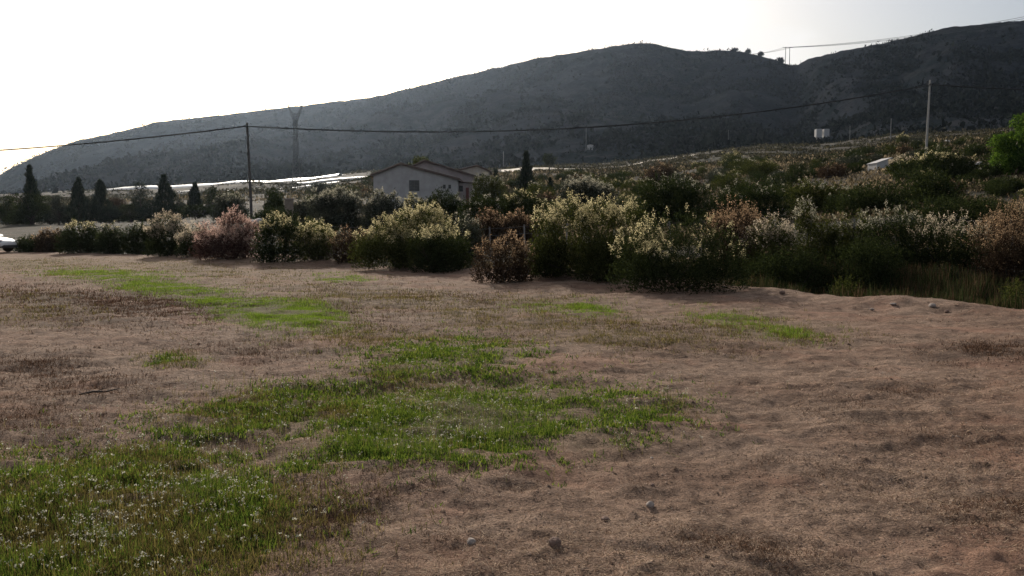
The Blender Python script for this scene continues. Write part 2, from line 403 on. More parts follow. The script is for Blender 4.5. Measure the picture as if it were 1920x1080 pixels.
def hill_z(a, q):
    px = 960 + F * np.tan(a); Rr = _wide(px)
    yr = np.interp(px, _RPX, _RPY)
    _, tz = ray(px, yr); zr = EYE + tz * Rr - 3.0
    zr = np.maximum(zr, 20)
    r0 = 395; Yd = r0 + (Rr - r0) * q
    x = Yd * np.tan(a)
    zf = base_z(x, Yd * 0 + r0 + (Rr * 0)) - 4 if False else base_z(r0 * np.tan(a), r0 + 0 * a) - 3
    s = np.where(q <= 1, .55 * q + .45 * q ** 1.6, 1 - .35 * (q - 1) - .65 * (q - 1) ** 2 * 1.2)
    z = zf + (zr - zf) * s
    env = np.clip(q, 0, 1) * sstep(1.0, .72, q) + .25 * sstep(.3, .9, q) * 0
    gul = fbm(x / 120 + 3, Yd / 260, 201, 4); rg = 1 - np.abs(2 * fbm(x / 170, Yd / 420 + 5, 211, 3) - 1)
    z = z + env * ((gul - .5) * 95 - (rg - .5) * 52) + env * (fbm(x / 28, Yd / 28, 221, 3) - .5) * 12
    z = z - env * 28 * np.exp(-((px - 1487) / (26 + 160 * (1 - np.clip(q, 0, 1)))) ** 2)      # gully below the saddle
    z = z + (fbm(x / 14, Yd / 14, 231, 3) - .5) * 3.0
    return x, Yd, z
AH, QH = np.meshgrid(a_h, q_h, indexing="ij")
xh, yh, zh = hill_z(AH.ravel(), QH.ravel())
nq = len(q_h); i = np.arange(len(a_h) - 1)[:, None]; j = np.arange(nq - 1)[None, :]
FQ = np.stack([i * nq + j, (i + 1) * nq + j, (i + 1) * nq + j + 1, i * nq + j + 1], -1).reshape(-1, 4)
me = raw_mesh("hill", np.stack([xh, yh, zh], -1), FQ, 4)
me.polygons.foreach_set("use_smooth", np.ones(len(me.polygons), bool))
m, nt, out = new_mat("hillside_rock_and_scrub")
p = N(nt, "ShaderNodeBsdfPrincipled"); g = N(nt, "ShaderNodeNewGeometry"); pos = g.outputs["Position"]
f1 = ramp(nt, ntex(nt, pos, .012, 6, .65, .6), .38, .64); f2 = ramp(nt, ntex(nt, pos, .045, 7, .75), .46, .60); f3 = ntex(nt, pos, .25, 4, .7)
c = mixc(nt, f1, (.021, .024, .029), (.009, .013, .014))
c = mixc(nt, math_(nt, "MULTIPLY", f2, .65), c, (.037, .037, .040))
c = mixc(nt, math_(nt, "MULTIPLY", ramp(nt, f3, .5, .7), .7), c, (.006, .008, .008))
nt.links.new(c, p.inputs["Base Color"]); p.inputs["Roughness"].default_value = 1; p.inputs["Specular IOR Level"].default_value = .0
b = N(nt, "ShaderNodeBump"); b.inputs["Strength"].default_value = .8; b.inputs["Distance"].default_value = 4
nt.links.new(f3, b.inputs["Height"]); nt.links.new(b.outputs[0], p.inputs["Normal"])
nt.links.new(p.outputs[0], out.inputs[0])
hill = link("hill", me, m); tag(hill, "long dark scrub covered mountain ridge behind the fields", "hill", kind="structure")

def tuft_quads(rg, P, size, k=5, flat=.75, up=.4):
    """k leaf-like cards round each point P (n,3), size (n,)"""
    n = len(P); c = np.repeat(P, k, 0); s = np.repeat(size, k)
    off = rg.normal(size=(n * k, 3)) * (s * .45)[:, None]; off[:, 2] = np.abs(off[:, 2]) * flat
    c = c + off
    d = rg.normal(size=(n * k, 3)); d[:, 2] = np.abs(d[:, 2]) + up; d /= np.linalg.norm(d, axis=1)[:, None]
    e = np.cross(d, rg.normal(size=(n * k, 3))); e /= np.linalg.norm(e, axis=1)[:, None]
    L = (s * rg.uniform(.3, .6, n * k))[:, None]; W = L * rg.uniform(.5, .9, (n * k, 1))
    return np.stack([c - e * W * .5, c + e * W * .5, c + d * L + e * W * .28, c + d * L - e * W * .28], 1)

# scrub on the mountain (past counting)
def hill_points(n, rg):
    px = rg.uniform(-250, 2200, n); a = np.arctan((px - 960) / F); q = rg.uniform(.02, 1.01, n) ** .85
    x, y, z = hill_z(a, q); return x, y, z, q
n = 60000
x, y, z, q = hill_points(n, rng)
dens = fbm(x / 45, y / 70, 301, 5, .65); keep = rng.uniform(size=n) < sstep(.42, .60, dens) * .9 + .05
x, y, z, q = x[keep], y[keep], z[keep], q[keep]
size = rng.uniform(1.8, 4.6, len(x)) * (1 + .9 * (rng.uniform(size=len(x)) < .12)) * sstep(1.08, .9, q).clip(.55, 1)
Q = tuft_quads(rng, np.stack([x, y, z - .3], -1), size, 5)
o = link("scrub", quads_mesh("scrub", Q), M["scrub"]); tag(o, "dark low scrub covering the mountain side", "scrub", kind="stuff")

def surf(px, Yd):
    """height of the visible ground (fields or mountain) at depth Yd"""
    x = (px - 960) / F * Yd; z = gz(x, Yd)
    if Yd > 396:
        a = math.atan((px - 960) / F); q = (Yd - 395) / (float(_wide(px)) - 395)
        z = max(z, float(hill_z(np.array([a]), np.array([q]))[2][0]))
    return z
def surf_hit(px, py, y0=120):
    for Yd in np.exp(np.linspace(math.log(y0), math.log(800), 500)):
        if at(px, py, Yd)[2] < surf(px, Yd): return float(Yd)
    return 500.0

# ------------------------------------------------------------------ plants
def unit(v): return v / (np.linalg.norm(v, axis=-1, keepdims=True) + 1e-9)

def shrub_parts(rg, lobes, ntw, leaf=(.055, .022), k=9, tw=.28, plume=0.6, plume_top=.15, up=.55, plume_size=.035, pk=9, plume_len=.16, plume_h=.45, plume_x=9.0, lean=(0, 0), hang=0.0, dens=.36):
    """returns leaf quads, plume quads; lobes (cx,cy,cz,rx,ry,rz) in metres"""
    lobes = np.array(lobes, float); vol = (lobes[:, 3] * lobes[:, 4] + lobes[:, 3] * lobes[:, 5] + lobes[:, 4] * lobes[:, 5]); pr = vol / vol.sum()
    li = rg.choice(len(lobes), ntw, p=pr); L = lobes[li]
    d = unit(rg.normal(size=(ntw, 3))); d[:, 2] = np.where(d[:, 2] < -.35, -d[:, 2], d[:, 2])
    rad = rg.uniform(.25, 1, ntw) ** dens
    lump = .66 + .62 * fbm(d[:, 0] * 2.3 + li * 7.7 + 50, d[:, 1] * 2.3 + d[:, 2] * 3 + 50, 7, 3)
    P = L[:, :3] + d * L[:, 3:] * (rad * lump)[:, None]
    ok = P[:, 2] > .02; P = P[ok]; d = d[ok]; rad = rad[ok]; ntw = len(P)
    g = unit(d * np.array([1, 1, .8]) + np.array([lean[0], lean[1], up]) + rg.normal(size=(ntw, 3)) * .35)
    tl = tw * rg.uniform(.6, 1.3, ntw) * np.where(rg.uniform(size=ntw) < .12, 1.9, 1)
    P0 = P - g * (tl * .6)[:, None]
    t = rg.uniform(0, 1, (ntw, k)); c = P0[:, None] + g[:, None] * (t * tl[:, None])[..., None]
    ld = unit(g[:, None] * .7 + rg.normal(size=(ntw, k, 3)) * .75 + np.array([0, 0, -hang]))
    e = unit(np.cross(ld, rg.normal(size=(ntw, k, 3))))
    Ls = leaf[0] * rg.uniform(.6, 1.3, (ntw, k, 1)); Ws = leaf[1] * rg.uniform(.6, 1.3, (ntw, k, 1))
    A = np.stack([c - e * Ws * .2, c + ld * Ls * .5 - e * Ws * .5, c + ld * Ls, c + ld * Ls * .5 + e * Ws * .5], -2).reshape(-1, 4, 3)
    A = A[A[:, :, 2].min(1) > -.05]
    PL = np.zeros((0, 4, 3))
    if plume > 0:
        top = lobes[:, 2].max() + lobes[:, 5].max()
        score = (d[:, 2] > plume_top) & (rad > .80) & (rg.uniform(size=ntw) < np.where(P[:, 0] < plume_x, plume, plume * .2)) & (P[:, 2] > top * (plume_h - .15 + .3 * fbm(P[:, 0] * 2 + 40, P[:, 1] * 2 + 40, 17, 2)))  # pale tips, kept to tops and flanks to imitate sunlit rims
        S = P0[score] + g[score] * tl[score][:, None] * .75; gg = unit(g[score] + np.array([0, 0, .3])); n2 = len(S)
        t = rg.uniform(0, 1, (n2, pk)); wv = plume_size * 1.9 * (1.2 - .9 * t)[..., None]
        c = S[:, None] + gg[:, None] * (t * plume_len)[..., None] + rg.normal(size=(n2, pk, 3)) * wv * .8
        ld = unit(gg[:, None] + rg.normal(size=(n2, pk, 3)) * .9); e = unit(np.cross(ld, rg.normal(size=(n2, pk, 3))))
        s = plume_size * rg.uniform(.7, 1.4, (n2, pk, 1))
        PL = np.stack([c - e * s * .3, c + ld * s * .6 - e * s * .4, c + ld * s * 1.2, c + ld * s * .6 + e * s * .4], -2).reshape(-1, 4, 3)
    return A, PL

def stems_mesh(rg, lobes, n=14, r=.016):
    mb = MB(); lobes = np.array(lobes, float)
    for i in range(n):
        l = lobes[rg.integers(len(lobes))]; d = unit(rg.normal(size=3)); d[2] = abs(d[2])
        e = l[:3] + d * l[3:] * rg.uniform(.4, .8); b = np.array([rg.normal() * .12 + l[0] * .55, rg.normal() * .1 + l[1] * .55, -.06])
        mid = b * .5 + e * .5 + rg.normal(size=3) * .06 + np.array([0, 0, .05])
        mb.tube([(rg.normal() * .004, rg.normal() * .004, -.12), b * .6 + np.array([0, 0, .04]), mid, e], [r * 1.2, r, r * .7, r * .3], 4, False)
    return mb

TYPES = {   # leaf material, plume material, shrub_parts settings
    "pale":   ("leaf_olive", "plume_yellow", dict(plume=.7, plume_top=.2, plume_h=.64)),
    "dark":   ("leaf_dark", "plume_grey", dict(plume=.08, plume_top=.3, plume_h=.7)),
    "darkpale": ("leaf_dark", "plume_yellow", dict(plume=.4, plume_top=.3, plume_h=.72)),
    "beige":  ("leaf_dark", "plume_beige", dict(plume=.65, plume_top=.15, plume_len=.24, plume_h=.58)),
    "pink":   ("leaf_red", "plume_pink", dict(plume=.8, plume_top=-.1, plume_len=.26, pk=10)),
    "brown":  ("leaf_brown", "plume_orange", dict(plume=.35, plume_top=.2, plume_len=.2)),
    "gold":   ("leaf_brown", "plume_orange", dict(plume=.8, plume_top=-.05, plume_len=.28)),
    "goldpale": ("leaf_olive", "plume_beige", dict(plume=.5, plume_top=.1, plume_len=.22, plume_h=.55)),
    "grey":   ("leaf_grey", "plume_grey", dict(plume=.35, plume_top=.35, plume_h=.72)),
    "olive":  ("leaf_olive", "plume_grey", dict(plume=.2, plume_top=.3, plume_h=.7)),
    "leafy":  ("leaf_dark", None, dict(plume=0)),
}

def build_shrub(label, kind, loc, lobes, ntw, seed, cat="shrub", group=None, name="shrub", k=9, sc_=1.0, stems=12, **over):
    rg = np.random.default_rng(seed); lm, pm, st = TYPES[kind]; st = {**st, **over}
    st.setdefault("leaf", (.05 * sc_, .021 * sc_)); st.setdefault("plume_size", .018 * sc_); st["pk"] = st.get("pk", 9) + 13; st.setdefault("tw", .28 * min(sc_, 1.6))
    A, PL = shrub_parts(rg, lobes, ntw, k=k, **st)
    o = thing(name, label, cat, loc, 0, group)
    link("foliage", quads_mesh("foliage", A), M[lm], o)
    if len(PL): link("flower_sprays", quads_mesh("flower_sprays", PL), M[pm], o)
    stems_mesh(rg, lobes, stems, .014 * sc_).build("stems", M["bark_dark"], o)
    return o

def dome(w, h, d=None, rg=None, n=4):
    """lobes of a rounded bush w wide, h tall"""
    d = d or w * .8; L = [(0, 0, h * .42, w * .40, d * .40, h * .56)]
    for i in range(n):
        a = 2 * math.pi * (i + rg.uniform(-.3, .3)) / n; hh = h * rg.uniform(.62, .98)
        L.append((math.cos(a) * w * .28, math.sin(a) * d * .28, hh * .45, w * .26, d * .26, hh * .55))
    return L

def px_shrub(label, kind, xl, xr, top, base=None, Yd=None, seed=0, lob=None, ntw=None, depth=.8, **kw):
    """a shrub that spans xl..xr and stands up to top in photo pixels; at the ground line base, or at depth Yd"""
    cx = (xl + xr) / 2; xl, xr = cx - (cx - xl) * 1.05, cx + (xr - cx) * 1.05
    if Yd is None: Yd = ground_hit(cx, base)
    wm = (xr - xl) / F * Yd; Yc = Yd + wm * depth * .33
    p = at(cx, top, Yc); z0 = gz(p[0], Yc); h = max(p[2] - z0, .25)
    wm = (xr - xl) / F * Yc
    rg = np.random.default_rng(seed * 7 + 5)
    if lob:   # fractions: x (-.5...5), top (0..1), width
        L = [(lx * wm, ly * wm * depth, lh * h * .45, lw * wm * .5, lw * wm * .5 * depth, lh * h * .56) for lx, ly, lh, lw in lob]
    else:
        L = dome(wm, h, wm * depth, rg, 5)
    px_m = F / Yc * (1024 / 1920)
    s = float(np.clip(1.6 / (px_m * .035), .8, 3.2))
    L = L + [(l[0], l[1] - l[4] * .1, h * .08, l[3] * 1.05, l[4] * 1.1, h * .32) for l in L]
    area = wm * h
    n = ntw or int(np.clip(area * 760 / s ** 1.35, 260, 5200))
    return build_shrub(label, kind, (p[0], Yc, z0 - .02), L, n, seed, sc_=s, **kw)

row = "shrubs along the edge of the dirt field"
S = lambda *a, **k: px_shrub(*a, group=row, **k)
S("low dark green shrub nearest the white car, lowest of the row", "leafy", 28, 78, 441, base=473, seed=1)
S("low brown and dark green shrub between car and pale green shrub", "brown", 66, 120, 430, base=473, seed=2)
S("bushy shrub with pale green crest, left end of the row", "darkpale", 110, 192, 413, base=475, seed=3, plume=.6)
S("dark shrub topped by one small pale tuft", "darkpale", 182, 236, 417, base=476, seed=4, plume=.2)
S("plain blue-green dark shrub left of the beige plumed shrub", "dark", 228, 300, 416, base=477, seed=5)
S("shrub with tall beige plumes over dark green base", "beige", 278, 346, 401, base=481, seed=6, plume=.85, plume_h=.42)
S("low shrub of straw yellow plumes beside the pink shrub", "beige", 332, 392, 424, base=482, seed=7, plume=.85, plume_h=.35)
S("large pink plumed shrub, rosiest of the row", "pink", 366, 482, 402, base=488, seed=8, plume_h=.35, lob=[(-.28, 0, .7, .5), (.08, .1, 1.0, .6), (.3, 0, .8, .45), (0, -.2, .6, .7)])
S("dark rounded shrub with olive tips right of the pink shrub", "darkpale", 474, 566, 404, base=494, seed=9, plume=.5, lob=[(0, 0, 1, .75), (-.22, -.1, .8, .5), (.25, 0, .9, .5)])
S("small shrub of cream yellow plumes right of the dark rounded shrub", "pale", 556, 632, 416, base=491, seed=10, plume=.85, plume_h=.45)
S("low dark brown shrub between two cream plumed shrubs", "brown", 620, 690, 432, base=494, seed=11, plume=.15)
S("wide cream plumed shrub climbing from low left to a high right crown", "pale", 660, 862, 380, base=508, seed=12, plume=.8, plume_h=.45, plume_top=.05, lob=[(-.36, -.05, .52, .26), (-.2, 0, .72, .34), (-.02, .05, .88, .36), (.17, .1, 1.0, .36), (.3, .05, .78, .32), (-.15, -.15, .5, .5), (.12, -.1, .55, .5)])  # extra low sprays stand in for sunlight across the left slope
S("dark shrub with cream tips in front of the wide cream shrub", "darkpale", 770, 884, 428, base=514, seed=13, plume=.6, plume_top=.1)
S("loose grey plumed shrub beside the wire fence", "grey", 838, 908, 400, Yd=31.5, seed=14)
S("rusty brown dry shrub between the two tallest cream shrubs", "brown", 884, 1000, 444, base=531, seed=15, lob=[(-.2, 0, .9, .55), (.12, .05, 1, .55), (.3, 0, .75, .4)], up=1.2)
S("dark green shrub tucked under the left flank of the tallest cream shrub", "leafy", 985, 1070, 440, base=522, seed=16)
S("tallest cream crowned shrub with wide flat top", "pale", 998, 1228, 366, base=527, seed=17, plume=.8, plume_top=.12, plume_h=.6, plume_x=1.2, lob=[(-.36, 0, .85, .3), (-.2, .08, .97, .4), (.04, .1, 1, .42), (.28, .05, .96, .38), (.0, -.12, .6, .6), (.3, -.1, .6, .4), (-.34, -.1, .55, .34)])
S("dark green shrub standing before the tallest cream shrub", "olive", 1070, 1180, 428, base=531, seed=18, plume=.08)
S("large dark dome shrub at field edge with pale tips on its left flank", "darkpale", 1148, 1394, 390, base=553, seed=19, plume=.6, plume_top=-.1, plume_h=.42, plume_x=-.35, lob=[(-.3, 0, .72, .42), (-.12, .05, .92, .48), (.1, .05, 1, .48), (.3, 0, .82, .42), (0, -.2, .7, .7), (-.2, -.2, .5, .5), (.26, -.2, .55, .46)])
S("golden orange feathery shrub behind the large dark dome", "gold", 1330, 1442, 386, Yd=24, seed=20, up=1.0)
S("straw coloured feathery shrub next to leaning fence post", "goldpale", 1404, 1500, 404, Yd=22.5, seed=21, up=1.1)
S("green shrub with one tall pale shoot above the fence", "olive", 1486, 1576, 380, Yd=23, seed=22, plume=.4, lob=[(-.2, 0, 1, .45), (.15, 0, .75, .6), (.3, 0, .7, .4)])
S("mid green shrub in the gap between two darker shrubs", "olive", 1562, 1650, 392, Yd=23, seed=23)
S("broad dark green shrub with a few pale tips at ditch", "dark", 1612, 1736, 388, Yd=21.5, seed=24, plume=.25)
S("dark shrub crested with orange-tan plumes over the ditch", "beige", 1700, 1870, 408, Yd=20.5, seed=25, plume=.5)
S("tall golden orange feathery shrub at the far end of the ditch", "gold", 1836, 1985, 384, Yd=18.5, seed=26, up=1.2)
S("leafy dark green shrub standing behind the orange-tan crested shrub", "leafy", 1700, 1905, 362, Yd=32, seed=27)
S("dull dark green scrub on the ditch bank below the straw shrub", "leafy", 1390, 1560, 455, Yd=20.5, seed=28)
S("black-green shrub filling the hollow under the orange-tan crest", "leafy", 1560, 1720, 440, Yd=20, seed=29)
S("rounded grass-green tussock sitting on the ditch lip", "olive", 1556, 1628, 512, Yd=17.6, seed=30, plume=0, up=1.0)
S("fresh green leafy plant at the near end of the ditch", "olive", 1868, 1950, 520, Yd=15.6, seed=31, plume=0, up=1.2)

mid = "shrubs on the ground behind the field edge"
S = lambda *a, **k: px_shrub(*a, group=mid, **k)
S("big silvery shrub below the left end of the farmhouse", "grey", 578, 694, 350, Yd=55, seed=40, plume=.7)
S("dark shrub with silvery crest in front of the farmhouse wall", "grey", 676, 752, 354, Yd=52, seed=41, plume=.5)
S("small dark shrub under the farmhouse window", "darkpale", 745, 806, 366, Yd=56, seed=42)
S("dark green shrub at the right foot of the farmhouse", "dark", 790, 876, 354, Yd=56, seed=43)
S("dark spreading shrub between farmhouse and slim cypress", "dark", 862, 950, 360, Yd=50, seed=44)
S("dark spreading shrub beneath the slim cypress", "darkpale", 930, 1030, 356, Yd=50, seed=45, plume=.2)
S("reddish brown dry shrub behind the wire fence, left one", "brown", 884, 950, 394, Yd=40, seed=46, up=1)
S("reddish brown dry shrub behind the wire fence, right one", "brown", 940, 1008, 397, Yd=40, seed=47, up=1)
S("pale crested shrub right of the slim cypress", "grey", 1040, 1156, 332, Yd=58, seed=48, plume=.8)
S("bulky dark shrub behind the tallest cream shrub", "dark", 1176, 1336, 328, Yd=47, seed=49, plume=.12)
S("bulky dark shrub behind the golden feathery shrub", "dark", 1316, 1480, 342, Yd=44, seed=50, plume=.12)
S("olive shrub in the middle of the scrubby slope", "olive", 1470, 1590, 338, Yd=48, seed=51)
S("almost black shrub below the white shed", "leafy", 1570, 1722, 340, Yd=42, seed=52)
S("large pale crested shrub at the foot of the grey pole", "darkpale", 1682, 1838, 287, Yd=62, seed=53, plume=.5)
S("tawny shrub hiding the right side of the white shed", "goldpale", 1664, 1722, 292, Yd=72, seed=54)
S("dark shrub under the bright green tree", "leafy", 1826, 1960, 335, Yd=50, seed=55)
S("green bushy shrub at the right corner of the farmhouse", "olive", 884, 944, 326, Yd=88, seed=56)
S("dusky shrub in the gap left of the tan pillar", "leafy", 494, 534, 356, Yd=70, seed=57)
S("grey-green bush at the foot of the dark wooden pole", "grey", 400, 462, 362, Yd=85, seed=58)
S("low grey-green bush left of silvery shrub", "grey", 545, 610, 372, Yd=66, seed=59)
S("dark low bush by the tan pillar", "leafy", 470, 560, 388, Yd=62, seed=60)

# scattered shrubs on the slope: a few kinds, copied
protos = []
pk = [("dark", "low dark green shrub scattered over the slope", "dark green slope shrubs"), ("olive", "low olive shrub scattered over the slope", "olive slope shrubs"),
      ("grey", "low silvery topped shrub scattered over the slope", "silvery slope shrubs"), ("brown", "low brown dry shrub scattered over the slope", "brown slope shrubs"),
      ("pale", "low yellowish topped shrub scattered over the slope", "yellowish slope shrubs")]
used = set()
for i, (kd, lb, gp) in enumerate(pk):
    for v in range(2):
        rg = np.random.default_rng(300 + i * 9 + v)
        o = build_shrub(lb, kd, (0, 0, 0), (lambda L: L + [(l[0], l[1], .25, l[3], l[4], .4) for l in L])(dome(2.6, 1.5, 2.2, rg, 5)), 620, 400 + i * 9 + v, group=gp, sc_=2.2, k=9, stems=8, plume=[.03, .07, .14, .12, .2][i])
        protos.append(o)
def place(o, loc, s, rz):
    if o.name not in used:
        used.add(o.name); c = o
    else:
        c = o.copy(); COL.objects.link(c)
        for ch in o.children:
            d = ch.copy(); COL.objects.link(d); d.parent = c
    c.location = loc; c.scale = s; c.rotation_euler = (0, 0, rz)
rg = np.random.default_rng(5)
cnt = 0; spots = []
while cnt < 290:
    px = rg.uniform(560, 1990); Yd = math.exp(rg.uniform(math.log(44), math.log(210)))
    if px < 1000 and Yd < 100 and rg.uniform() < .8: continue
    if 660 < px < 930 and 74 < Yd < 150: continue
    x = (px - 960) / F * Yd
    if edge_s(np.array([x]), np.array([Yd]))[0][0] < 6: continue
    if 1620 < px < 1700 and Yd < 100: continue
    if float(fbm(np.array([x / 14]), np.array([Yd / 20]), 441, 2)[0]) < .42: continue
    if any((x - a) ** 2 + (Yd - b) ** 2 < (1.2 + Yd * .012) ** 2 for a, b in spots): continue
    spots.append((x, Yd))
    s = rg.uniform(.55, .9) * (1 + Yd / 400) * (1.7 if rg.uniform() < .12 else 1)
    place(protos[rg.choice(10, p=[.22, .22, .13, .13, .07, .07, .04, .04, .04, .04])], (x, Yd, gz(x, Yd) - .06), (s * rg.uniform(.9, 1.3), s, s * rg.uniform(.75, 1.15)), rg.uniform(0, 6.28))
    cnt += 1

# farther scrub and rough herbage on the slopes, past counting
rg = np.random.default_rng(6)
n = 90000
px = rg.uniform(-200, 2150, n); Yd = np.exp(rg.uniform(math.log(110), math.log(470), n)); x = (px - 960) / F * Yd
dn = fbm(x / 22, Yd / 22, 401, 4); leftfield = (px < 560) & (Yd < 190)
keep = (rg.uniform(size=n) < sstep(.40, .58, dn) * .85 + .05) & ~leftfield & ~((px < 660) & (rg.uniform(size=n) < .15)) & ~((px > 640) & (px < 930) & (Yd < 150)) & ~((px < 700) & (Yd > 345) & (Yd < 402)) & ~((px > 930) & (px < 1140) & (Yd > 270) & (Yd < 316))
x, Yd, px = x[keep], Yd[keep], px[keep]
z = H(x, Yd, False)
Q = tuft_quads(rg, np.stack([x, Yd, z - .1], -1), rg.uniform(.4, 1.25, len(x)) * (Yd / 250) ** .5, 7)
o = link("undergrowth", quads_mesh("undergrowth", Q), leaf_mat("undergrowth", (.020, .023, .012), .4, .6, (.060, .052, .030))); tag(o, "olive and dark scrub thinning out up the slope", "undergrowth", kind="stuff")
n = 60000
px = rg.uniform(-200, 2150, n); Yd = np.exp(rg.uniform(math.log(22), math.log(240), n)); x = (px - 960) / F * Yd
s_, u_ = edge_s(x, Yd)
keep = (s_ > 1.0) & (rg.uniform(size=n) < sstep(.35, .6, fbm(x / 6, Yd / 6, 411, 3))) & ~((px < 520) & (Yd < 200) & (rg.uniform(size=n) < .995)) & ~((px > 640) & (px < 930) & (Yd > 88) & (Yd < 112))
x, Yd = x[keep], Yd[keep]; z = H(x, Yd, False); sz = (.2 + Yd / 330) * rg.uniform(.5, 1.3, len(x))
Q = tuft_quads(rg, np.stack([x, Yd, z], -1), sz, 5, up=1.2)
o = link("dry_grass", quads_mesh("dry_grass", Q), leaf_mat("dry_grass", (.055, .047, .026), .5, .6, (.16, .125, .08))); tag(o, "dry tan grass between the shrubs on the slope", "grass", kind="stuff")

# ------------------------------------------------------------------ grass, weeds, straw on the field
def blades(rg, P, h, w, k, spread, lean=.45, tip=.25):
    n = len(P); c = np.repeat(P, k, 0); hh = np.repeat(h, k) * rg.uniform(.5, 1.15, n * k); ww = np.repeat(w, k) * rg.uniform(.7, 1.2, n * k)
    c[:, :2] += rg.normal(size=(n * k, 2)) * np.repeat(spread, k)[:, None]
    a = rg.uniform(0, 6.283, n * k); le = np.abs(rg.normal(size=n * k)) * lean
    d = unit(np.stack([np.cos(a) * le, np.sin(a) * le, np.ones(n * k)], -1)); b = rg.uniform(0, 6.283, n * k)
    e = np.stack([np.cos(b), np.sin(b), np.zeros(n * k)], -1) * (ww * .5)[:, None]
    top = c + d * hh[:, None]
    return np.stack([c - e, c + e, top + e * tip, top - e * tip], 1)

def field_points(L, n, rg, nscale=.5, thr=(.3, .70), ymin=485, ymax=1240, power=1.5):
    px = rg.uniform(-160, 2080, n); py = rg.uniform(ymin, ymax, n)
    mk = patch_mask(L, px, py) ** power
    mk = np.where(mk > .12, mk, mk * .5); ok = rg.uniform(size=n) < mk; px, py = px[ok], py[ok]; cut = .30 * np.clip(mk[ok] - .45, 0, 1)
    tx, tz = ray(px, py); Yd = -EYE / tz; x = tx * Yd
    ok = (edge_s(x, Yd)[0] < -.2) & (rg.uniform(size=len(x)) < sstep(thr[0], thr[1], cut + fbm(x / nscale, Yd / nscale, 501, 4, .7)))
    x, Yd = x[ok], Yd[ok]
    return np.stack([x, Yd, H(x, Yd) + .0], -1), np.hypot(x, Yd)

rg = np.random.default_rng(8)
P, r = field_points(P_BRIGHT, 1500000, rg, .45, (.25, .80), 485, 760, 1.5)
P = P[:62000]; r = r[:62000]
k = np.clip(r / 14, 1, 3)
Q = blades(rg, P, (.04 + .018 * k) * (.5 + 1.1 * fbm(P[:, 0] / .8, P[:, 1] / .8, 515, 3)), .006 * k, 5, .04 * k, .7)
o = link("grass", quads_mesh("grass", Q), M["grass_bright"]); tag(o, "bright green short grass growing in patches on the dirt field", "grass", kind="stuff")
P, r = field_points(P_OLIVE, 1000000, rg, .45, (.25, .7))
P = P[:95000]; r = r[:95000]; k = np.clip(r / 9, .8, 3)
Q = blades(rg, P, .035 + .02 * np.minimum(k, 1.8), .006 * k, 5, .035 * k, 1.0)
o = link("grass", quads_mesh("olive_grass", Q), M["grass_olive"]); tag(o, "olive tinted thin grass round the green patches", "grass", kind="stuff")
P, r = field_points(P_DARK, 900000, rg, .45, (.25, .85))
P = P[:90000]; r = r[:90000]; k = np.clip(r / 8, .7, 3)
Q = blades(rg, P, .010 + .022 * k, .005 * k, 4, .05 * k, 2.2, .5)
o = link("litter", quads_mesh("litter", Q), M["litter"]); tag(o, "dark brown dead plant litter lying on the soil", "litter", kind="stuff")
# weeds: leafy rosettes with thin stalks
P, r = field_points(P_WEED, 900000, rg, .30, (.28, .74), 600, power=1.35)
P = P[:54000]; r = r[:54000]; k = np.clip(r / 7, .7, 2)
Q1 = blades(rg, P, (.026 + .016 * k) * (.6 + .9 * fbm(P[:, 0] / .5, P[:, 1] / .5, 517, 3)), .011 * k, 6, .03 * k, 1.9, .45)
Q2 = blades(rg, P[:12000], .09 + 0 * r[:12000], .0028 * k[:12000], 2, .02 * k[:12000], .45, .6)
weeds = thing("flowering_weeds", "green leafy weeds dotted with small white flowers in the foreground", "weeds"); tag(weeds, kind="stuff")
link("leaves", quads_mesh("leaves", np.concatenate([Q1, Q2])), M["grass_weed"], weeds)
P, r = field_points(P_WEED + [(1180, 745, 120, 30, 0, .5), (1000, 715, 120, 24, 0, .5), (420, 800, 260, 60, -8, .5)], 30000, rg, .5, (.2, .85), 600, power=.9)
P = P[:2600]; n = len(P); hf = rg.uniform(.04, .12, n); c = P.copy(); c[:, 2] += hf
kk = 6; cc = np.repeat(c, kk, 0) + rg.normal(size=(n * kk, 3)) * np.array([.008, .008, .005])
d = unit(rg.normal(size=(n * kk, 3)) + np.array([0, 0, .6])); e = unit(np.cross(d, rg.normal(size=(n * kk, 3)))); f2 = np.cross(d, e)
s = rg.uniform(.0025, .0054, (n * kk, 1)) * np.repeat(rg.uniform(.7, 1.3, n), kk)[:, None]
link("flowers", quads_mesh("flowers", np.stack([cc - e * s, cc - f2 * s, cc + e * s, cc + f2 * s], 1)), M["petal_white"], weeds)
Qs = np.stack([P - [.0015, 0, 0], P + [.0015, 0, 0], c + [.001, 0, 0], c - [.001, 0, 0]], 1)
link("stalks", quads_mesh("stalks", Qs), M["grass_olive"], weeds)
# straw and dead stalks all over the soil
n = 130000
py = rg.uniform(480, 1240, n); px = rg.uniform(-160, 2080, n); tx, tz = ray(px, py); Yd = -EYE / tz; x = tx * Yd
ok = (edge_s(x, Yd)[0] < .2) & (rg.uniform(size=n) < sstep(.3, .7, fbm(x / 1.5, Yd / 1.5, 601, 3)) * .9 + .1); x, Yd = x[ok], Yd[ok]; n = len(x)
k = np.clip(np.hypot(x, Yd) / 7, .6, 3.5); c = np.stack([x, Yd, H(x, Yd) + .006], -1)
a = rg.uniform(0, 6.283, n); d = np.stack([np.cos(a), np.sin(a), rg.uniform(-.05, .5, n)], -1); e = np.stack([-np.sin(a), np.cos(a), np.zeros(n)], -1)
L = (rg.uniform(.012, .045, n) * k ** .6)[:, None]; W = (rg.uniform(.001, .0024, n) * k)[:, None]
Q = np.stack([c - e * W, c + e * W, c + d * L + e * W, c + d * L - e * W], 1)
hf = n * 3 // 5
o = link("straw", quads_mesh("straw", Q[:hf]), M["straw"]); tag(o, "pale straw stalks strewn over the dirt", "straw", kind="stuff")
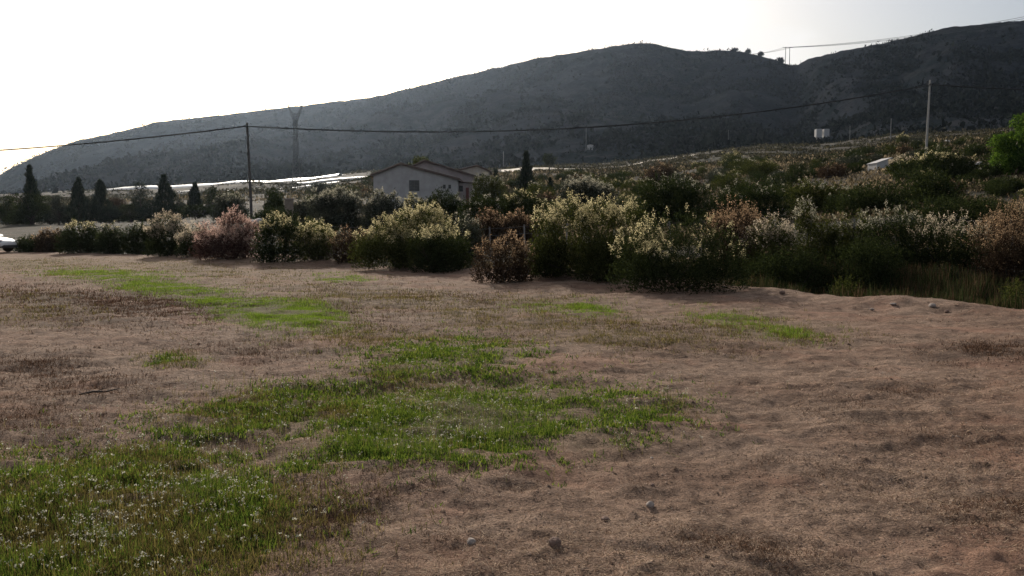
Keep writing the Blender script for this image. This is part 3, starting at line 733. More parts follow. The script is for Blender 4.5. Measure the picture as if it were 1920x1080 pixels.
o = link("litter", quads_mesh("stalk_litter", Q[hf:]), M["litter"]); tag(o, "dark broken stalks strewn over the dirt", "litter", kind="stuff")
# crumbs of soil
n = 70000
py = rg.uniform(560, 1240, n); px = rg.uniform(-160, 2080, n); tx, tz = ray(px, py); Yd = -EYE / tz; x = tx * Yd
ok = (edge_s(x, Yd)[0] < .2) & (rg.uniform(size=n) < sstep(.35, .65, fbm(x / .6, Yd / .6, 621, 3))); x, Yd = x[ok], Yd[ok]; n = len(x)
c = np.stack([x, Yd, H(x, Yd)], -1); s = rg.uniform(.003, .010, n) * (1 + 1.5 * (rg.uniform(size=n) < .05)) * np.clip(np.hypot(x, Yd) / 6, .7, 2.2)
B = unit(np.array([[1, 0, -.2], [-.5, .87, -.2], [-.5, -.87, -.2], [0, 0, 1]], float)); a = rg.uniform(0, 6.283, n); ca_, sa_ = np.cos(a), np.sin(a)
bx = B[None, :, 0] * ca_[:, None] - B[None, :, 1] * sa_[:, None]; by = B[None, :, 0] * sa_[:, None] + B[None, :, 1] * ca_[:, None]; bz = np.repeat(B[None, :, 2], n, 0)
Vc = (np.stack([bx, by, bz * .55], -1) * rg.uniform(.6, 1.3, (n, 4, 1)) * s[:, None, None] + c[:, None]).reshape(-1, 3)
fi = (np.arange(n)[:, None, None] * 4 + np.array([[0, 1, 3], [1, 2, 3], [2, 0, 3]])[None]).reshape(-1, 3)
o = link("gravel", raw_mesh("gravel", Vc, fi, 3), leaf_mat("crumbs", (.13, .088, .066), 0, .45, (.20, .145, .11))); tag(o, "loose crumbs of soil on the field", "gravel", kind="stuff")
# herbage in the ditch
n = 40000
px = rg.uniform(1380, 2100, n); Yd = rg.uniform(14.5, 24, n); x = (px - 960) / F * Yd; s_, u_ = edge_s(x, Yd)
ok = (s_ > .35) & (s_ < 4.5) & (rg.uniform(size=n) < sstep(.3, .55, fbm(x / .7, Yd / .7, 611, 3))); P = np.stack([x[ok], Yd[ok], H(x[ok], Yd[ok])], -1)[:9000]
hh = .25 + .35 * fbm(P[:, 0] / .9, P[:, 1] / .9, 613, 2); Q = blades(rg, P, hh, .013 + 0 * hh, 5, .05 + 0 * hh, .35, .2)
h = len(Q) * 3 // 5
o = link("tall_grass", quads_mesh("tall_grass", Q[:h]), leaf_mat("ditch_grass", (.022, .038, .013), .4, .5, (.045, .052, .02))); tag(o, "tall green grass growing along the ditch", "grass", kind="stuff")
o = link("tall_grass", quads_mesh("tall_dry_grass", Q[h:]), leaf_mat("ditch_dry", (.06, .036, .021), .4, .5, (.10, .065, .038))); tag(o, "tall brown grass growing along the ditch", "grass", kind="stuff")

# ------------------------------------------------------------------ stones, stick
def stone(label, px, py, size, cat="stone", name="stone", Yd=None, mat=None, seed=0, flat=.7, group=None):
    Yd = Yd or ground_hit(px, py); x = float(ray(px, py)[0]) * Yd
    bm = bmesh.new(); bmesh.ops.create_icosphere(bm, subdivisions=3, radius=1)
    rgs = np.random.default_rng(seed); ax = rgs.uniform(.75, 1.2, 3)
    for v in bm.verts:
        c = np.array(v.co); f = .72 + .5 * float(fbm(np.array([c[0] * 1.6 + seed * 3]), np.array([c[1] * 1.6 + c[2] * 1.9]), seed, 3)[0])
        v.co = (c * f * ax * size * np.array([1, 1, flat])).tolist()
    me = bpy.data.meshes.new(name); bm.to_mesh(me); bm.free()
    for p_ in me.polygons: p_.use_smooth = seed % 2 == 0
    o = link(name, me, mat or M["clod"]); o.location = (x, Yd, gz(x, Yd) + size * .3); o.rotation_euler = (0, 0, seed * 1.3)
    return tag(o, label, cat, group)
M["clod"] = surf_mat("clod", (.20, .13, .10), (.13, .085, .065), 20, .95, .6, 60)
M["boulder_stone"] = surf_mat("boulder_stone", (.42, .39, .36), (.32, .30, .28), 4, .85, .4, 20)
M["pale_stone"] = surf_mat("pale_stone", (.27, .225, .195), (.20, .165, .145), 10, .85, .4, 40)
G = "stones and clods on the dirt field"
stone("grey rounded stone alone on dirt, right of centre", 1219, 955, .030, seed=2, group=G, mat=M["pale_stone"])
stone("dark earth clod below the round grey stone", 1040, 1042, .040, seed=3, group=G)
stone("pale pebble by a shallow hollow in front of green weeds", 884, 1040, .022, seed=4, group=G, mat=M["pale_stone"])
stone("brown clod between round stone and weed patch", 1135, 985, .022, seed=5, group=G)
stone("small dark clod on the right-hand bare soil", 1223, 918, .016, seed=6, group=G)
stone("white stone on the rim of the ditch", 1748, 581, .06, seed=7, group=G, mat=M["pale_stone"])
stone("flat grey stone on the ditch rim left of the white stone", 1674, 575, .055, seed=8, group=G, mat=M["pale_stone"], flat=.45)
stone("small white pebble in front of the ditch rim", 1635, 584, .035, seed=9, group=G, mat=M["pale_stone"])
stone("brownish stone on the ditch rim right of the white stone", 1775, 586, .045, seed=10, group=G)
stone("grey stone at the ditch rim under the straw shrub", 1466, 551, .07, seed=11, group=G)
stone("tiny white chip on the soil right of the green weeds", 1222, 866, .013, seed=12, group=G, mat=M["pale_stone"])
GB = "pale boulders in the distance"
stone("pale boulder left of the bright green tree, nearer the grey pole", 1777, 258, .75, Yd=170, seed=14, mat=M["boulder_stone"], name="boulder", cat="boulder", flat=1.2, group=GB)
stone("pale boulder touching the bright green tree's left side", 1853, 256, .7, Yd=170, seed=16, mat=M["boulder_stone"], name="boulder", cat="boulder", flat=1.2, group=GB)
stone("white boulder low beside the bright green tree", 1838, 312, .5, Yd=75, seed=18, mat=M["boulder_stone"], name="boulder", cat="boulder", group=GB)
stone("whitish block between pink shrub and pole, left of its twin", 474, 411, .36, Yd=58, seed=20, mat=M["boulder_stone"], name="boulder", cat="boulder", group=GB).location.z += .55
stone("whitish block between pink shrub and pole, right of its twin", 485, 408, .36, Yd=58, seed=22, mat=M["boulder_stone"], name="boulder", cat="boulder", group=GB).location.z += .65
mb = MB(); p0 = at(162, 750, 1); Y0 = ground_hit(185, 745); x0 = float(ray(185, 745)[0]) * Y0; zz = gz(x0, Y0)
mb.tube([(-.16, -.05, -.005), (-.05, -.01, .014), (.06, .015, .01), (.17, .06, .03)], [.006, .011, .009, .004], 7)
mb.tube([(-.03, 0, .012), (.02, .05, .03), (.05, .09, .028)], [.005, .004, .002], 5)
o = mb.build("stick", M["bark_dark"], smooth=True); o.location = (x0, Y0, zz + .01); tag(o, "short dark stick lying on bare soil left of the weeds", "stick")

# ------------------------------------------------------------------ trees
def crown_quads(rg, blobs, n, size, k=6, up=.2):
    b = np.array(blobs, float); w_ = b[:, 3] * b[:, 4] * b[:, 5]; li = rg.choice(len(b), n, p=w_ ** .67 / (w_ ** .67).sum())
    d = unit(rg.normal(size=(n, 3))); P = b[li, :3] + d * b[li, 3:] * (rg.uniform(.2, 1, n) ** .4)[:, None]
    return tuft_quads(rg, P, np.full(n, size), k, 1.0, up)

def cypress(label, px, top, Yd, wpx, base_w=None, seed=0, group=None, mat="leaf_cypress", cat="tree", name="cypress_tree"):
    p = at(px, top, Yd); z0 = gz(p[0], Yd); h = p[2] - z0; wm = wpx * 1.2 / F * Yd; rg = np.random.default_rng(seed)
    o = thing(name, label, cat, (p[0], Yd, z0), rg.uniform(0, 6), group); o.rotation_euler[0] = rg.normal() * .018
    n = int(1500 + 500 * wm); t = rg.uniform(0.02, 1, n); a = rg.uniform(0, 6.283, n)
    prof = np.interp(t, [0, .08, .3, .48, .7, .9, 1], [1.1, 1.25, 1.15, .78, .46, .22, .04]) * (.18 + 1.45 * noise(np.cos(a) * 1.3 + seed * 5 + 20, np.sin(a) * 1.3 + t * 8 + 20, seed))
    rad = prof * wm * .5 * rg.uniform(.2, 1, n) ** .4
    P = np.stack([np.cos(a) * rad, np.sin(a) * rad, .25 + t * (h - .5)], -1)
    d = unit(np.stack([np.cos(a) * .35, np.sin(a) * .35, np.ones(n)], -1) + rg.normal(size=(n, 3)) * .25); e = unit(np.cross(d, rg.normal(size=(n, 3))))
    L = rg.uniform(.25, .6, (n, 1)) * (h / 7) ** .5; W = L * .34
    Q = np.stack([P - e * W * .5, P + e * W * .5, P + d * L + e * W * .12, P + d * L - e * W * .12], 1)
    link("crown", quads_mesh("crown", Q), M[mat], o)
    MB().tube([(0, 0, -.2), (0, 0, h * .5), (0, 0, h * .9)], [.14, .09, .03], 7, False).build("trunk", M["bark_dark"], o)
    return o

def bushy_tree(label, px, top, Yd, wpx, seed=0, group=None, mat="leaf_dark", leaf=.3, name="tree", n=900, trunk_h=.25, lob=None, cat="tree", bark="bark_dark"):
    p = at(px, top, Yd); z0 = gz(p[0], Yd); h = p[2] - z0; wm = wpx / F * Yd; rg = np.random.default_rng(seed)
    o = thing(name, label, cat, (p[0], Yd, z0), 0, group)
    bl = []
    for i in range(9):
        a = rg.uniform(0, 6.283); t = rg.uniform(trunk_h + .08, .86); rr_ = wm * .5 * math.sin(math.pi * min(1, max(.15, (t - trunk_h) / (1.02 - trunk_h)))) * .55
        bl.append((math.cos(a) * rr_, math.sin(a) * rr_, t * h, wm * rg.uniform(.16, .26), wm * rg.uniform(.16, .26), h * rg.uniform(.10, .17)))
    if trunk_h < .15: bl += [(wm * rg.uniform(-.4, .4), 0, h * .18, wm * .24, wm * .2, h * .2) for _ in range(5)]
    bl.append((0, 0, h * .85, wm * .2, wm * .2, h * .14)); bl.append((0, 0, h * .5, wm * .34, wm * .34, h * .25))
    link("crown", quads_mesh("crown", crown_quads(rg, bl, n, leaf)), M[mat], o)
    mb = MB().tube([(0, 0, -.2), (rg.normal() * .1, 0, h * trunk_h), (rg.normal() * .15, 0, h * .6)], [wm * .045 + .05, wm * .035 + .03, .03], 8, False)
    for b in bl[:6]: mb.tube([(0, 0, h * trunk_h * .9), (b[0] * .5, b[1] * .5, b[2] * .8), b[:3]], [wm * .02 + .02, wm * .012 + .012, .01], 5, False)
    mb.build("trunk", M[bark], o)
    return o

TG = "row of dark trees across the left field"
cypress("tallest dark cypress of the row, rising from a wide bushy base", 54, 311, 112, 26, seed=1, group=TG)
bushy_tree("broad dark bushy tree around the foot of the tallest cypress", 58, 362, 110, 84, seed=2, group=TG, n=1400, trunk_h=.1)
bushy_tree("low dark tree at the left frame edge beside the tallest cypress", 12, 368, 115, 46, seed=3, group=TG, trunk_h=.1)
bushy_tree("small grey-green bush tree between two cypresses", 108, 366, 116, 40, seed=4, group=TG, mat="leaf_grey", trunk_h=.1, n=600)
cypress("second cypress from the left, pointed with broad foot", 145, 334, 116, 30, seed=5, group=TG)
cypress("narrow cypress with a thin tip left of the white strip", 186, 337, 118, 30, seed=6, group=TG)
bushy_tree("brownish low tree right of the thin tipped cypress", 222, 372, 122, 50, seed=7, group=TG, mat="leaf_brown", trunk_h=.1, n=700)
bushy_tree("ragged dark tree crossing the white strip, left of the pair", 262, 340, 120, 50, seed=8, group=TG, mat="leaf_cypress", trunk_h=.12)
cypress("ragged cypress with spiky tip crossing the white strip", 308, 328, 120, 40, seed=9, group=TG)
bushy_tree("grey bush tree under the white strip", 335, 376, 128, 36, seed=10, group=TG, mat="leaf_grey", trunk_h=.1, n=500)
cypress("short cypress below the middle of white strip", 364, 342, 124, 26, seed=11, group=TG)
bushy_tree("rounded dark green tree right of the short cypress", 398, 350, 124, 40, seed=12, group=TG, trunk_h=.1)
bushy_tree("low dark tree just left of the wooden pole", 432, 358, 122, 46, seed=13, group=TG, trunk_h=.1)
bushy_tree("small dark tree right of the wooden pole", 514, 352, 118, 40, seed=14, group=TG, trunk_h=.1)
bushy_tree("hazy dark green tree left of the farmhouse", 600, 342, 160, 60, seed=15, group=TG, mat="leaf_grey")
bushy_tree("dark tree filling the low gap between first two cypresses", 172, 384, 120, 60, seed=16, group=TG, mat="leaf_cypress", trunk_h=.05, n=700)
bushy_tree("dark thicket tree under the ragged pair", 285, 378, 118, 70, seed=17, group=TG, mat="leaf_cypress", trunk_h=.05, n=800)
bushy_tree("dark thicket tree near field end under the short cypress", 372, 384, 119, 80, seed=18, group=TG, mat="leaf_dark", trunk_h=.05, n=800)
cypress("slim pencil cypress right of the farmhouse", 985, 284, 105, 21, seed=20)
cypress("small thin cypress between the farmhouse and the pencil cypress", 931, 317, 110, 12, seed=21)
cypress("tiny thin conifer right of the pencil cypress", 1032, 332, 105, 9, seed=22)
bushy_tree("bright green leafy tree at the right edge on the slope", 1918, 214, 62, 108, seed=23, mat="leaf_bright", leaf=.26, n=3200, trunk_h=.08, bark="bark")
bushy_tree("dark rounded tree on the far slope beside pale field", 1030, 290, 300, 28, seed=24, mat="leaf_dark", leaf=.8, n=500)
bushy_tree("leafy dark plant growing over the farmhouse roof ridge", 786, 292, 119, 66, seed=25, mat="leaf_olive", leaf=.35, n=700, trunk_h=.4)
for i, (px, top, wd, lb) in enumerate([(1368, 91, 12, "small tree on the skyline ridge, flattest of the group"), (1394, 91, 10, "round tree on the skyline ridge above the slope"),
                                      (1417, 96, 8, "little tree on the skyline where the wires begin"), (1455, 106, 11, "dark tree on the skyline by the notch")]):
    a = math.atan((px - 960) / F); x_, y_, z_ = hill_z(np.array([a]), np.array([.995])); p = at(px, top, float(y_[0])); rg = np.random.default_rng(70 + i)
    h = max(p[2] - float(z_[0]), 4) * .8; wm = wd / F * float(y_[0])
    o = thing("pine_tree", lb, "tree", (float(x_[0]), float(y_[0]), float(z_[0]) - .5), 0, "trees on the skyline ridge")
    bl = [(rg.normal() * wm * .22, 0, h * rg.uniform(.2, .8), wm * rg.uniform(.14, .3), wm * .25, h * rg.uniform(.16, .26)) for _ in range(7)] + [(0, 0, h * .3, wm * .4, wm * .4, h * .3)]
    link("crown", quads_mesh("crown", crown_quads(rg, bl, 220, 2.0)), M["scrub"], o)
    MB().tube([(0, 0, -1), (0, 0, h * .7)], [.6, .3], 6, False).build("trunk", M["bark_dark"], o)

for i, (px, top, wd, lb) in enumerate([(30, 380, 60, "low dark bush tree left of the tallest cypress foot"), (92, 385, 50, "low dark bush tree right of the tallest cypress foot"), (128, 388, 44, "low dark bush tree touching the second cypress"),
        (204, 388, 44, "low dark bush tree right of the thin tipped cypress"), (244, 384, 50, "low dark bush tree before the ragged pair"), (322, 384, 50, "low dark bush tree between the ragged pair and the short cypress"),
        (415, 384, 60, "low dark bush tree left of the wooden pole foot"), (448, 388, 40, "low dark bush tree at the wooden pole foot")]):
    bushy_tree(lb, px, top, 117 + i % 3, wd, seed=120 + i, group=TG, mat="leaf_cypress" if i % 2 else "leaf_dark", trunk_h=.05, n=700)
# ------------------------------------------------------------------ far fields and covered strips
M["plastic"] = surf_mat("plastic", (.62, .62, .60), (.50, .50, .48), .4, .5, 0, 20, .6)
M["plastic_dull"] = surf_mat("plastic_dull", (.40, .38, .34), (.25, .23, .2), .5, .55, 0, 20, .4)
M["pale_earth"] = surf_mat("pale_earth", (.50, .44, .35), (.36, .31, .24), .2, .8, .3, 2)
def strip(label, pts, Yd, width, h, mat, name="crop_cover", cat="crop cover", dz=0, group="pale strips on the far fields", arch=True):
    """a long low covered row following the slope; pts in photo px along x, depth Yd"""
    pxs = np.linspace(pts[0], pts[1], 60); Ys = np.interp(pxs, [pts[0], pts[1]], Yd); x = (pxs - 960) / F * Ys
    x0, y0 = x.mean(), Ys.mean(); z0 = gz(x0, y0); vs = []; fs = []; K = 7
    for i in range(60):
        for k in range(K):
            t = math.pi * k / (K - 1); yy = Ys[i] - math.cos(t) * width * .5
            g_ = float(H(np.array([x[i]]), np.array([yy]), False)[0]); wob = 1 + .12 * (float(noise(np.array([i * .7]), np.array([k * .3]), 5)[0]) - .5)
            vs.append((x[i] - x0, yy - y0, g_ - z0 - .15 + dz + (h * math.sin(t) * wob if arch else .3 + .15 * math.sin(t))))
    for i in range(59):
        for k in range(K - 1): fs.append((i * K + k, i * K + k + 1, (i + 1) * K + k + 1, (i + 1) * K + k))
    o = MB().add(vs, fs).build(name, mat, smooth=True); o.location = (x0, y0, z0)
    return tag(o, label, cat, group)
strip("longest white plastic strip curving behind the dark tree row", (205, 640), (395, 395), 12, 1.5, M["plastic"])
strip("thin white strip above the long one, left of the farmhouse", (520, 700), (430, 430), 7, 1.0, M["plastic_dull"])
strip("short white strip below the long one, behind the short cypress", (322, 384), (330, 330), 5, .9, M["plastic_dull"])
strip("short white strip left of the wooden pole under the long one", (404, 452), (345, 345), 4, .9, M["plastic_dull"])
strip("pale strip between lattice pylon foot and farmhouse", (560, 700), (330, 330), 5, 1.0, M["plastic_dull"])
strip("narrow pale strip below the lattice pylon", (420, 640), (290, 290), 4, .8, M["plastic_dull"])
strip("sunlit cream field strip right of the pencil cypress", (940, 1135), (300, 300), 22, .4, M["pale_earth"], name="crop_strip", cat="field strip", arch=False)
strip("faint pale strip up the slope above the cream field strip", (1120, 1300), (345, 345), 6, .3, M["pale_earth"], name="crop_strip", cat="field strip", arch=False)

# ------------------------------------------------------------------ farmhouse
M["plaster"] = surf_mat("plaster", (.38, .365, .355), (.32, .305, .295), 1.2, .9, .3, 25)
M["plaster_pink"] = surf_mat("plaster_pink", (.32, .27, .255), (.26, .215, .20), 1.2, .9, .3, 25)
M["dark_glass"] = surf_mat("dark_glass", (.015, .018, .022), None, 3, .15, 0, 20, .5)
M["frame_grey"] = surf_mat("frame_grey", (.035, .035, .035), None, 3, .5)
m, nt, out = new_mat("roof_tiles"); p = N(nt, "ShaderNodeBsdfPrincipled"); tc = N(nt, "ShaderNodeTexCoord")
wv = N(nt, "ShaderNodeTexWave", wave_type="BANDS", bands_direction="Y"); wv.inputs["Scale"].default_value = 1.4; wv.inputs["Distortion"].default_value = .4; nt.links.new(tc.outputs["Object"], wv.inputs[0])
c = mixc(nt, ramp(nt, ntex(nt, tc.outputs["Object"], 1.5, 5), .35, .65), (.105, .07, .055), (.075, .05, .042)); nt.links.new(c, p.inputs["Base Color"]); p.inputs["Roughness"].default_value = .9
b = N(nt, "ShaderNodeBump"); b.inputs["Distance"].default_value = .08; nt.links.new(wv.outputs["Fac"], b.inputs["Height"]); nt.links.new(b.outputs[0], p.inputs["Normal"]); nt.links.new(p.outputs[0], out.inputs[0]); M["tiles"] = m

def gable(o, x0, x1, xr, y0, y1, ze0, zr, ze1, zb, wall_mat, over=.35, th=.26, roof_mat=None):
    """gable block: eaves ze0 at x0, ze1 at x1, ridge zr at xr"""
    MB().prism([(x0, zb), (x1, zb), (x1, ze1), (xr, zr), (x0, ze0)], y0, y1).build("wall", wall_mat, o)
    s0 = (zr - ze0) / (xr - x0); s1 = (zr - ze1) / (x1 - xr); g = .004
    e0, e1 = x0 - over, x1 + over
    MB().prism([(e0, ze0 - s0 * over + g), (xr, zr + g), (e1, ze1 - s1 * over + g), (e1, ze1 - s1 * over + th), (xr, zr + th), (e0, ze0 - s0 * over + th)], y0 - over, y1 + over).build("roof", roof_mat or M["tiles"], o, bevel=.03)

def window_or_shadow(o, x, z, w_, h_, y, bars=1):
    f = MB().box(x - w_ / 2 - .06, x + w_ / 2 + .06, y - .05, y + .02, z - h_ / 2 - .06, z + h_ / 2 + .06).build("window", M["frame_grey"], o)
    MB().box(x - w_ / 2, x + w_ / 2, y - .065, y - .052, z - h_ / 2, z + h_ / 2).build("pane", M["dark_glass"], f)
    mb = MB().box(x - .025, x + .025, y - .085, y - .067, z - h_ / 2, z + h_ / 2).box(x - w_ / 2, x - .027, y - .083, y - .067, z - .02, z + .02).box(x + .027, x + w_ / 2, y - .083, y - .067, z - .02, z + .02)
    mb.build("bars", M["frame_grey"], f)
Yh = 96.0; k = Yh / F
hx = (780 - 960) * k; hz = gz(hx, Yh + 4) - .1
farm = thing("farmhouse", "pale plastered farmhouse with low tiled gable roof and dark window", "house", (hx, Yh, hz))
zz = lambda py: at(960, py, Yh)[2] - hz
xx = lambda px: (px - 780) * k
gable(farm, xx(702), xx(858), xx(754), 0, 8.5, zz(329), zz(309), zz(337), -.6, M["plaster"])
window_or_shadow(farm, xx(778), zz(348), 1.1, 1.15, 0)
zb_ = lambda py: at(960, py, Yh + 9)[2] - hz
xb_ = lambda px: (px - 960) * (Yh + 9) / F - hx
gable(farm, xb_(772), xb_(888), xb_(798), 9.0, 17, zb_(315), zb_(303), zb_(331), -.6, M["plaster_pink"])
MB().box(xx(858) + .004, xx(884), 2.2, 8.6, -.6, zz(341)).build("wing", M["plaster_pink"], farm)
MB().prism([(xx(859), zz(340)), (xx(887), zz(342)), (xx(887), zz(340)), (xx(859), zz(338))], 2.0, 8.8).build("porch_roof", M["tiles"], farm)
for px_ in (834, 844): window_or_shadow(farm, xx(px_), zz(350), .20, .34, 0)  # two tiny shadows on the wall, modelled as dark window-like parts
for px_ in (863,): window_or_shadow(farm, xx(px_), zz(352), .35, .6, 2.2)
MB().box(xx(872), xx(878), 2.12, 2.2, -.5, zz(350)).build("door", surf_mat("red_door", (.12, .04, .035), None, 3, .7), farm)
Y2 = 128.0; k2 = Y2 / F; hx2 = (888 - 960) * k2; hz2 = gz(hx2, Y2 + 3)
h2 = thing("farmhouse", "smaller red roofed house partly hidden behind the farmhouse", "house", (hx2, Y2, hz2)); kz = lambda py: at(960, py, Y2)[2] - hz2
gable(h2, (845 - 888) * k2, (918 - 888) * k2, (895 - 888) * k2, 0, 7, kz(324), kz(312), kz(322), -.6, surf_mat("plaster_cream", (.42, .37, .32), (.36, .31, .26), 1, .9))
window_or_shadow(h2, (904 - 888) * k2, kz(332), .7, .9, 0)
# white shed among the shrubs
Y3 = 88; k3 = Y3 / F; x3 = (1656 - 960) * k3; z3 = gz(x3, Y3 + 1); kz = lambda py: at(960, py, Y3)[2] - z3
M["whitewash"] = surf_mat("whitewash", (.40, .39, .38), (.33, .32, .31), 2, .85, .2, 20)
shed = thing("shed", "small whitewashed shed poking out of the shrubs below the grey pole", "shed", (x3, Y3, z3), R(8))
gable(shed, -1.1, .85, .6, 0, 1.8, kz(306), kz(296), kz(299), -.5, M["whitewash"], .08, .07, M["whitewash"])
MB().box(.25, .75, -.05, -.003, -.3, kz(313)).build("door", surf_mat("grey_door", (.45, .44, .43), None, 3, .8), shed, bevel=.01)
# white tanks and hut on the far slope
def tank(label, px, top, bot, wpx, Yd):
    Yd = surf_hit(1543, bot + 5)
    p = at(px, bot, Yd); z0 = surf(px, Yd) - .2; h = (bot - top) / F * Yd; wd = wpx / F * Yd
    o = thing("water_tank", label, "tank", (p[0], Yd, z0), 0, "white tanks on the far slope")
    hb = max(p[2] - z0, .3)
    MB().box(-wd / 2, wd / 2, 0, wd, hb, hb + h).build("tank_body", M["whitewash"], o, bevel=.15)
    MB().box(-wd * .42, wd * .42, .2, wd - .2, -.6, hb - .01).build("plinth", surf_mat("plinth", (.22, .21, .20), (.16, .15, .15), 2, .9), o)
    MB().tube([(wd * .2, wd * .5, hb + h), (wd * .2, wd * .5, hb + h + .35)], .22, 10).build("lid", M["frame_grey"], o)
tank("white boxy tank on the far slope, left of the pair", 1536, 242, 257, 10.5, 290)
tank("white boxy tank on the far slope, right of the pair", 1550, 242, 257, 10, 290)
Yq = surf_hit(1107, 281)
p = at(1107, 281, Yq); z0 = surf(1107, Yq); hb = max(p[2] - z0, .2)
o = thing("hut", "tiny white hut beside a thin pole at the mountain foot", "hut", (p[0], Yq, z0))
hk = Yq / F * 8.5; hw_ = Yq / F * 5
MB().box(-hw_, hw_, 0, 2 * hw_, -.5, hk).build("wall", M["whitewash"], o); MB().prism([(-hw_ - .2, hk + .02), (hw_ + .2, hk + .02), (hw_ + .2, hk + .12), (0, hk + .4), (-hw_ - .2, hk + .12)], -.2, 2 * hw_ + .2).build("roof", surf_mat("pale_roof", (.5, .48, .46), None, 3, .8), o)
MB().box(-.3, .3, -.05, -.003, -.2, 1.5).build("door", M["frame_grey"], o)
p = at(542, 372, 66); z0 = gz(p[0], 66)
o = thing("gate_pillar", "tan plastered pillar standing among bushes right of the wooden pole", "pillar", (p[0], 66, z0), R(12)); h = p[2] - z0
MB().box(-.33, .33, -.33, .33, -.2, h - .12).build("shaft", surf_mat("tan_plaster", (.24, .19, .15), (.19, .145, .115), 3, .9, .3), o, bevel=.02)
MB().box(-.4, .4, -.4, .4, h - .118, h).build("cap", surf_mat("tan_cap", (.22, .18, .15), None, 3, .9), o, bevel=.02)

# ------------------------------------------------------------------ poles, cables, pylon
M["wood_pole"] = surf_mat("wood_pole", (.085, .075, .068), (.055, .048, .043), 6, .85, .4, 20)
M["concrete_pole"] = surf_mat("concrete_pole", (.34, .325, .30), (.26, .25, .235), 2, .85, .2, 20)
M["far_pole"] = surf_mat("far_pole", (.17, .17, .16), (.13, .13, .13), 2, .85)
M["cable"] = surf_mat("cable", (.012, .012, .013), None, 3, .6)
M["steel"] = surf_mat("steel", (.05, .048, .048), (.035, .033, .033), 1, .6, 0, 20, .4)
def pole(label, px, top, Yd, r0, r1, mat, lean=0, hook=True, group=None, bot=None):
    if bot: Yd = surf_hit(px, bot)
    p = at(px, top, Yd); z0 = surf(px, Yd); h = p[2] - z0
    o = thing("utility_pole", label, "pole", (p[0], Yd, z0), 0, group)
    MB().tube([(-lean, 0, -.6), (-lean * .5, 0, h * .5), (0, 0, h)], [r0, (r0 + r1) / 2, r1], 12).build("shaft", mat, o, smooth=False)
    if hook:
        MB().tube([(0, -r1, h - .32), (0, -r1 - .18, h - .34), (0, -r1 - .2, h - .25)], .025, 6).build("hook", M["steel"], o)
        MB().box(-r1 - .02, r1 + .02, -r1 - .02, r1 + .02, h - .45, h - .38).build("clamp", M["steel"], o)
    return o, np.array([p[0], Yd, p[2]])
_, tl = pole("dark wooden pole carrying a cable left of the lattice pylon", 463, 230, 76, .145, .10, M["wood_pole"], lean=-.25)
_, tr = pole("tall pale grey pole carrying a cable on the scrubby slope", 1744, 150, 82, .125, .08, M["concrete_pole"], lean=.15)
def cable(label, a, b, sag, r=.04, n=40, name="power_cable", group=None, twist=0):
    t = np.linspace(0, 1, n); c = a + (b - a) * t[:, None]; c[:, 2] -= sag * 4 * t * (1 - t); o0 = (a + b) / 2
    o = MB().tube(list(c - o0), r, 6).build(name, M["cable"], smooth=True); o.location = o0
    return tag(o, label, "cable", group)
aL = tl + np.array([0, -.25, -.35]); aR = tr + np.array([0, -.25, -.5])
CG = "overhead cable spans between the two poles"
cable("black overhead cable sagging between the wooden and grey poles", aL + [.02, 0, 0], aR, 2.1, .065, group=CG)
cable("black overhead cable running off past the left edge from wooden pole", at(-190, 292, 74), aL - [.02, 0, 0], .35, .06, group=CG)
cable("black overhead cable running off past the right edge from grey pole", aR + [.02, 0, 0], at(2330, 176, 84), .3, .065, group=CG)
PG = "thin distant poles on the slope"
for lb, px, top, Yd in [("thin pole beside the tiny white hut", 1099, 240, 282), ("thin pale pole right of the white tanks, shorter one", 1594, 236, 262),
                        ("thin pale pole right of the white tanks, taller one", 1671, 222, 262), ("faint thin pole midway between hut and tanks", 1366, 244, 277), ("faint thin pole just left of the pencil cypress", 944, 284, 312)]:
    pole(lb, px, top, None, .20, .15, M["far_pole"], hook=False, group=PG, bot=Yd)

# lattice pylon with a two-armed head
p = at(553, 192, 345); z0 = gz(p[0], 345); Hh = p[2] - z0
pyl = thing("lattice_pylon", "steel lattice pylon with Y-shaped head before the mountain", "pylon", (p[0], 345, z0), R(12))
mb = MB(); sx = Hh / 31.0; br = .15
def sq(z, hw): return [np.array([sx_ * hw, sy_ * hw, z]) for sx_, sy_ in ((-1, -1), (1, -1), (1, 1), (-1, 1))]
levels = [(0, 1.55), (3.2, 1.35), (6.2, 1.18), (9, 1.03), (11.6, .9), (14, .8), (16.3, .74), (18.6, .70), (20.8, .68), (22.6, .68), (24.2, .68)]
levels = [(z * sx, w_ * sx) for z, w_ in levels]
for (za, wa), (zb, wb) in zip(levels[:-1], levels[1:]):
    A, B = sq(za, wa), sq(zb, wb)
    for i in range(4):
        mb.tube([A[i], B[i]], br, 4); mb.tube([A[i], B[(i + 1) % 4]], br * .6, 4); mb.tube([A[(i + 1) % 4], B[i]], br * .6, 4); mb.tube([B[i], B[(i + 1) % 4]], br * .6, 4)
mb.build("tower", M["steel"], pyl)
zt, wt = levels[-1]
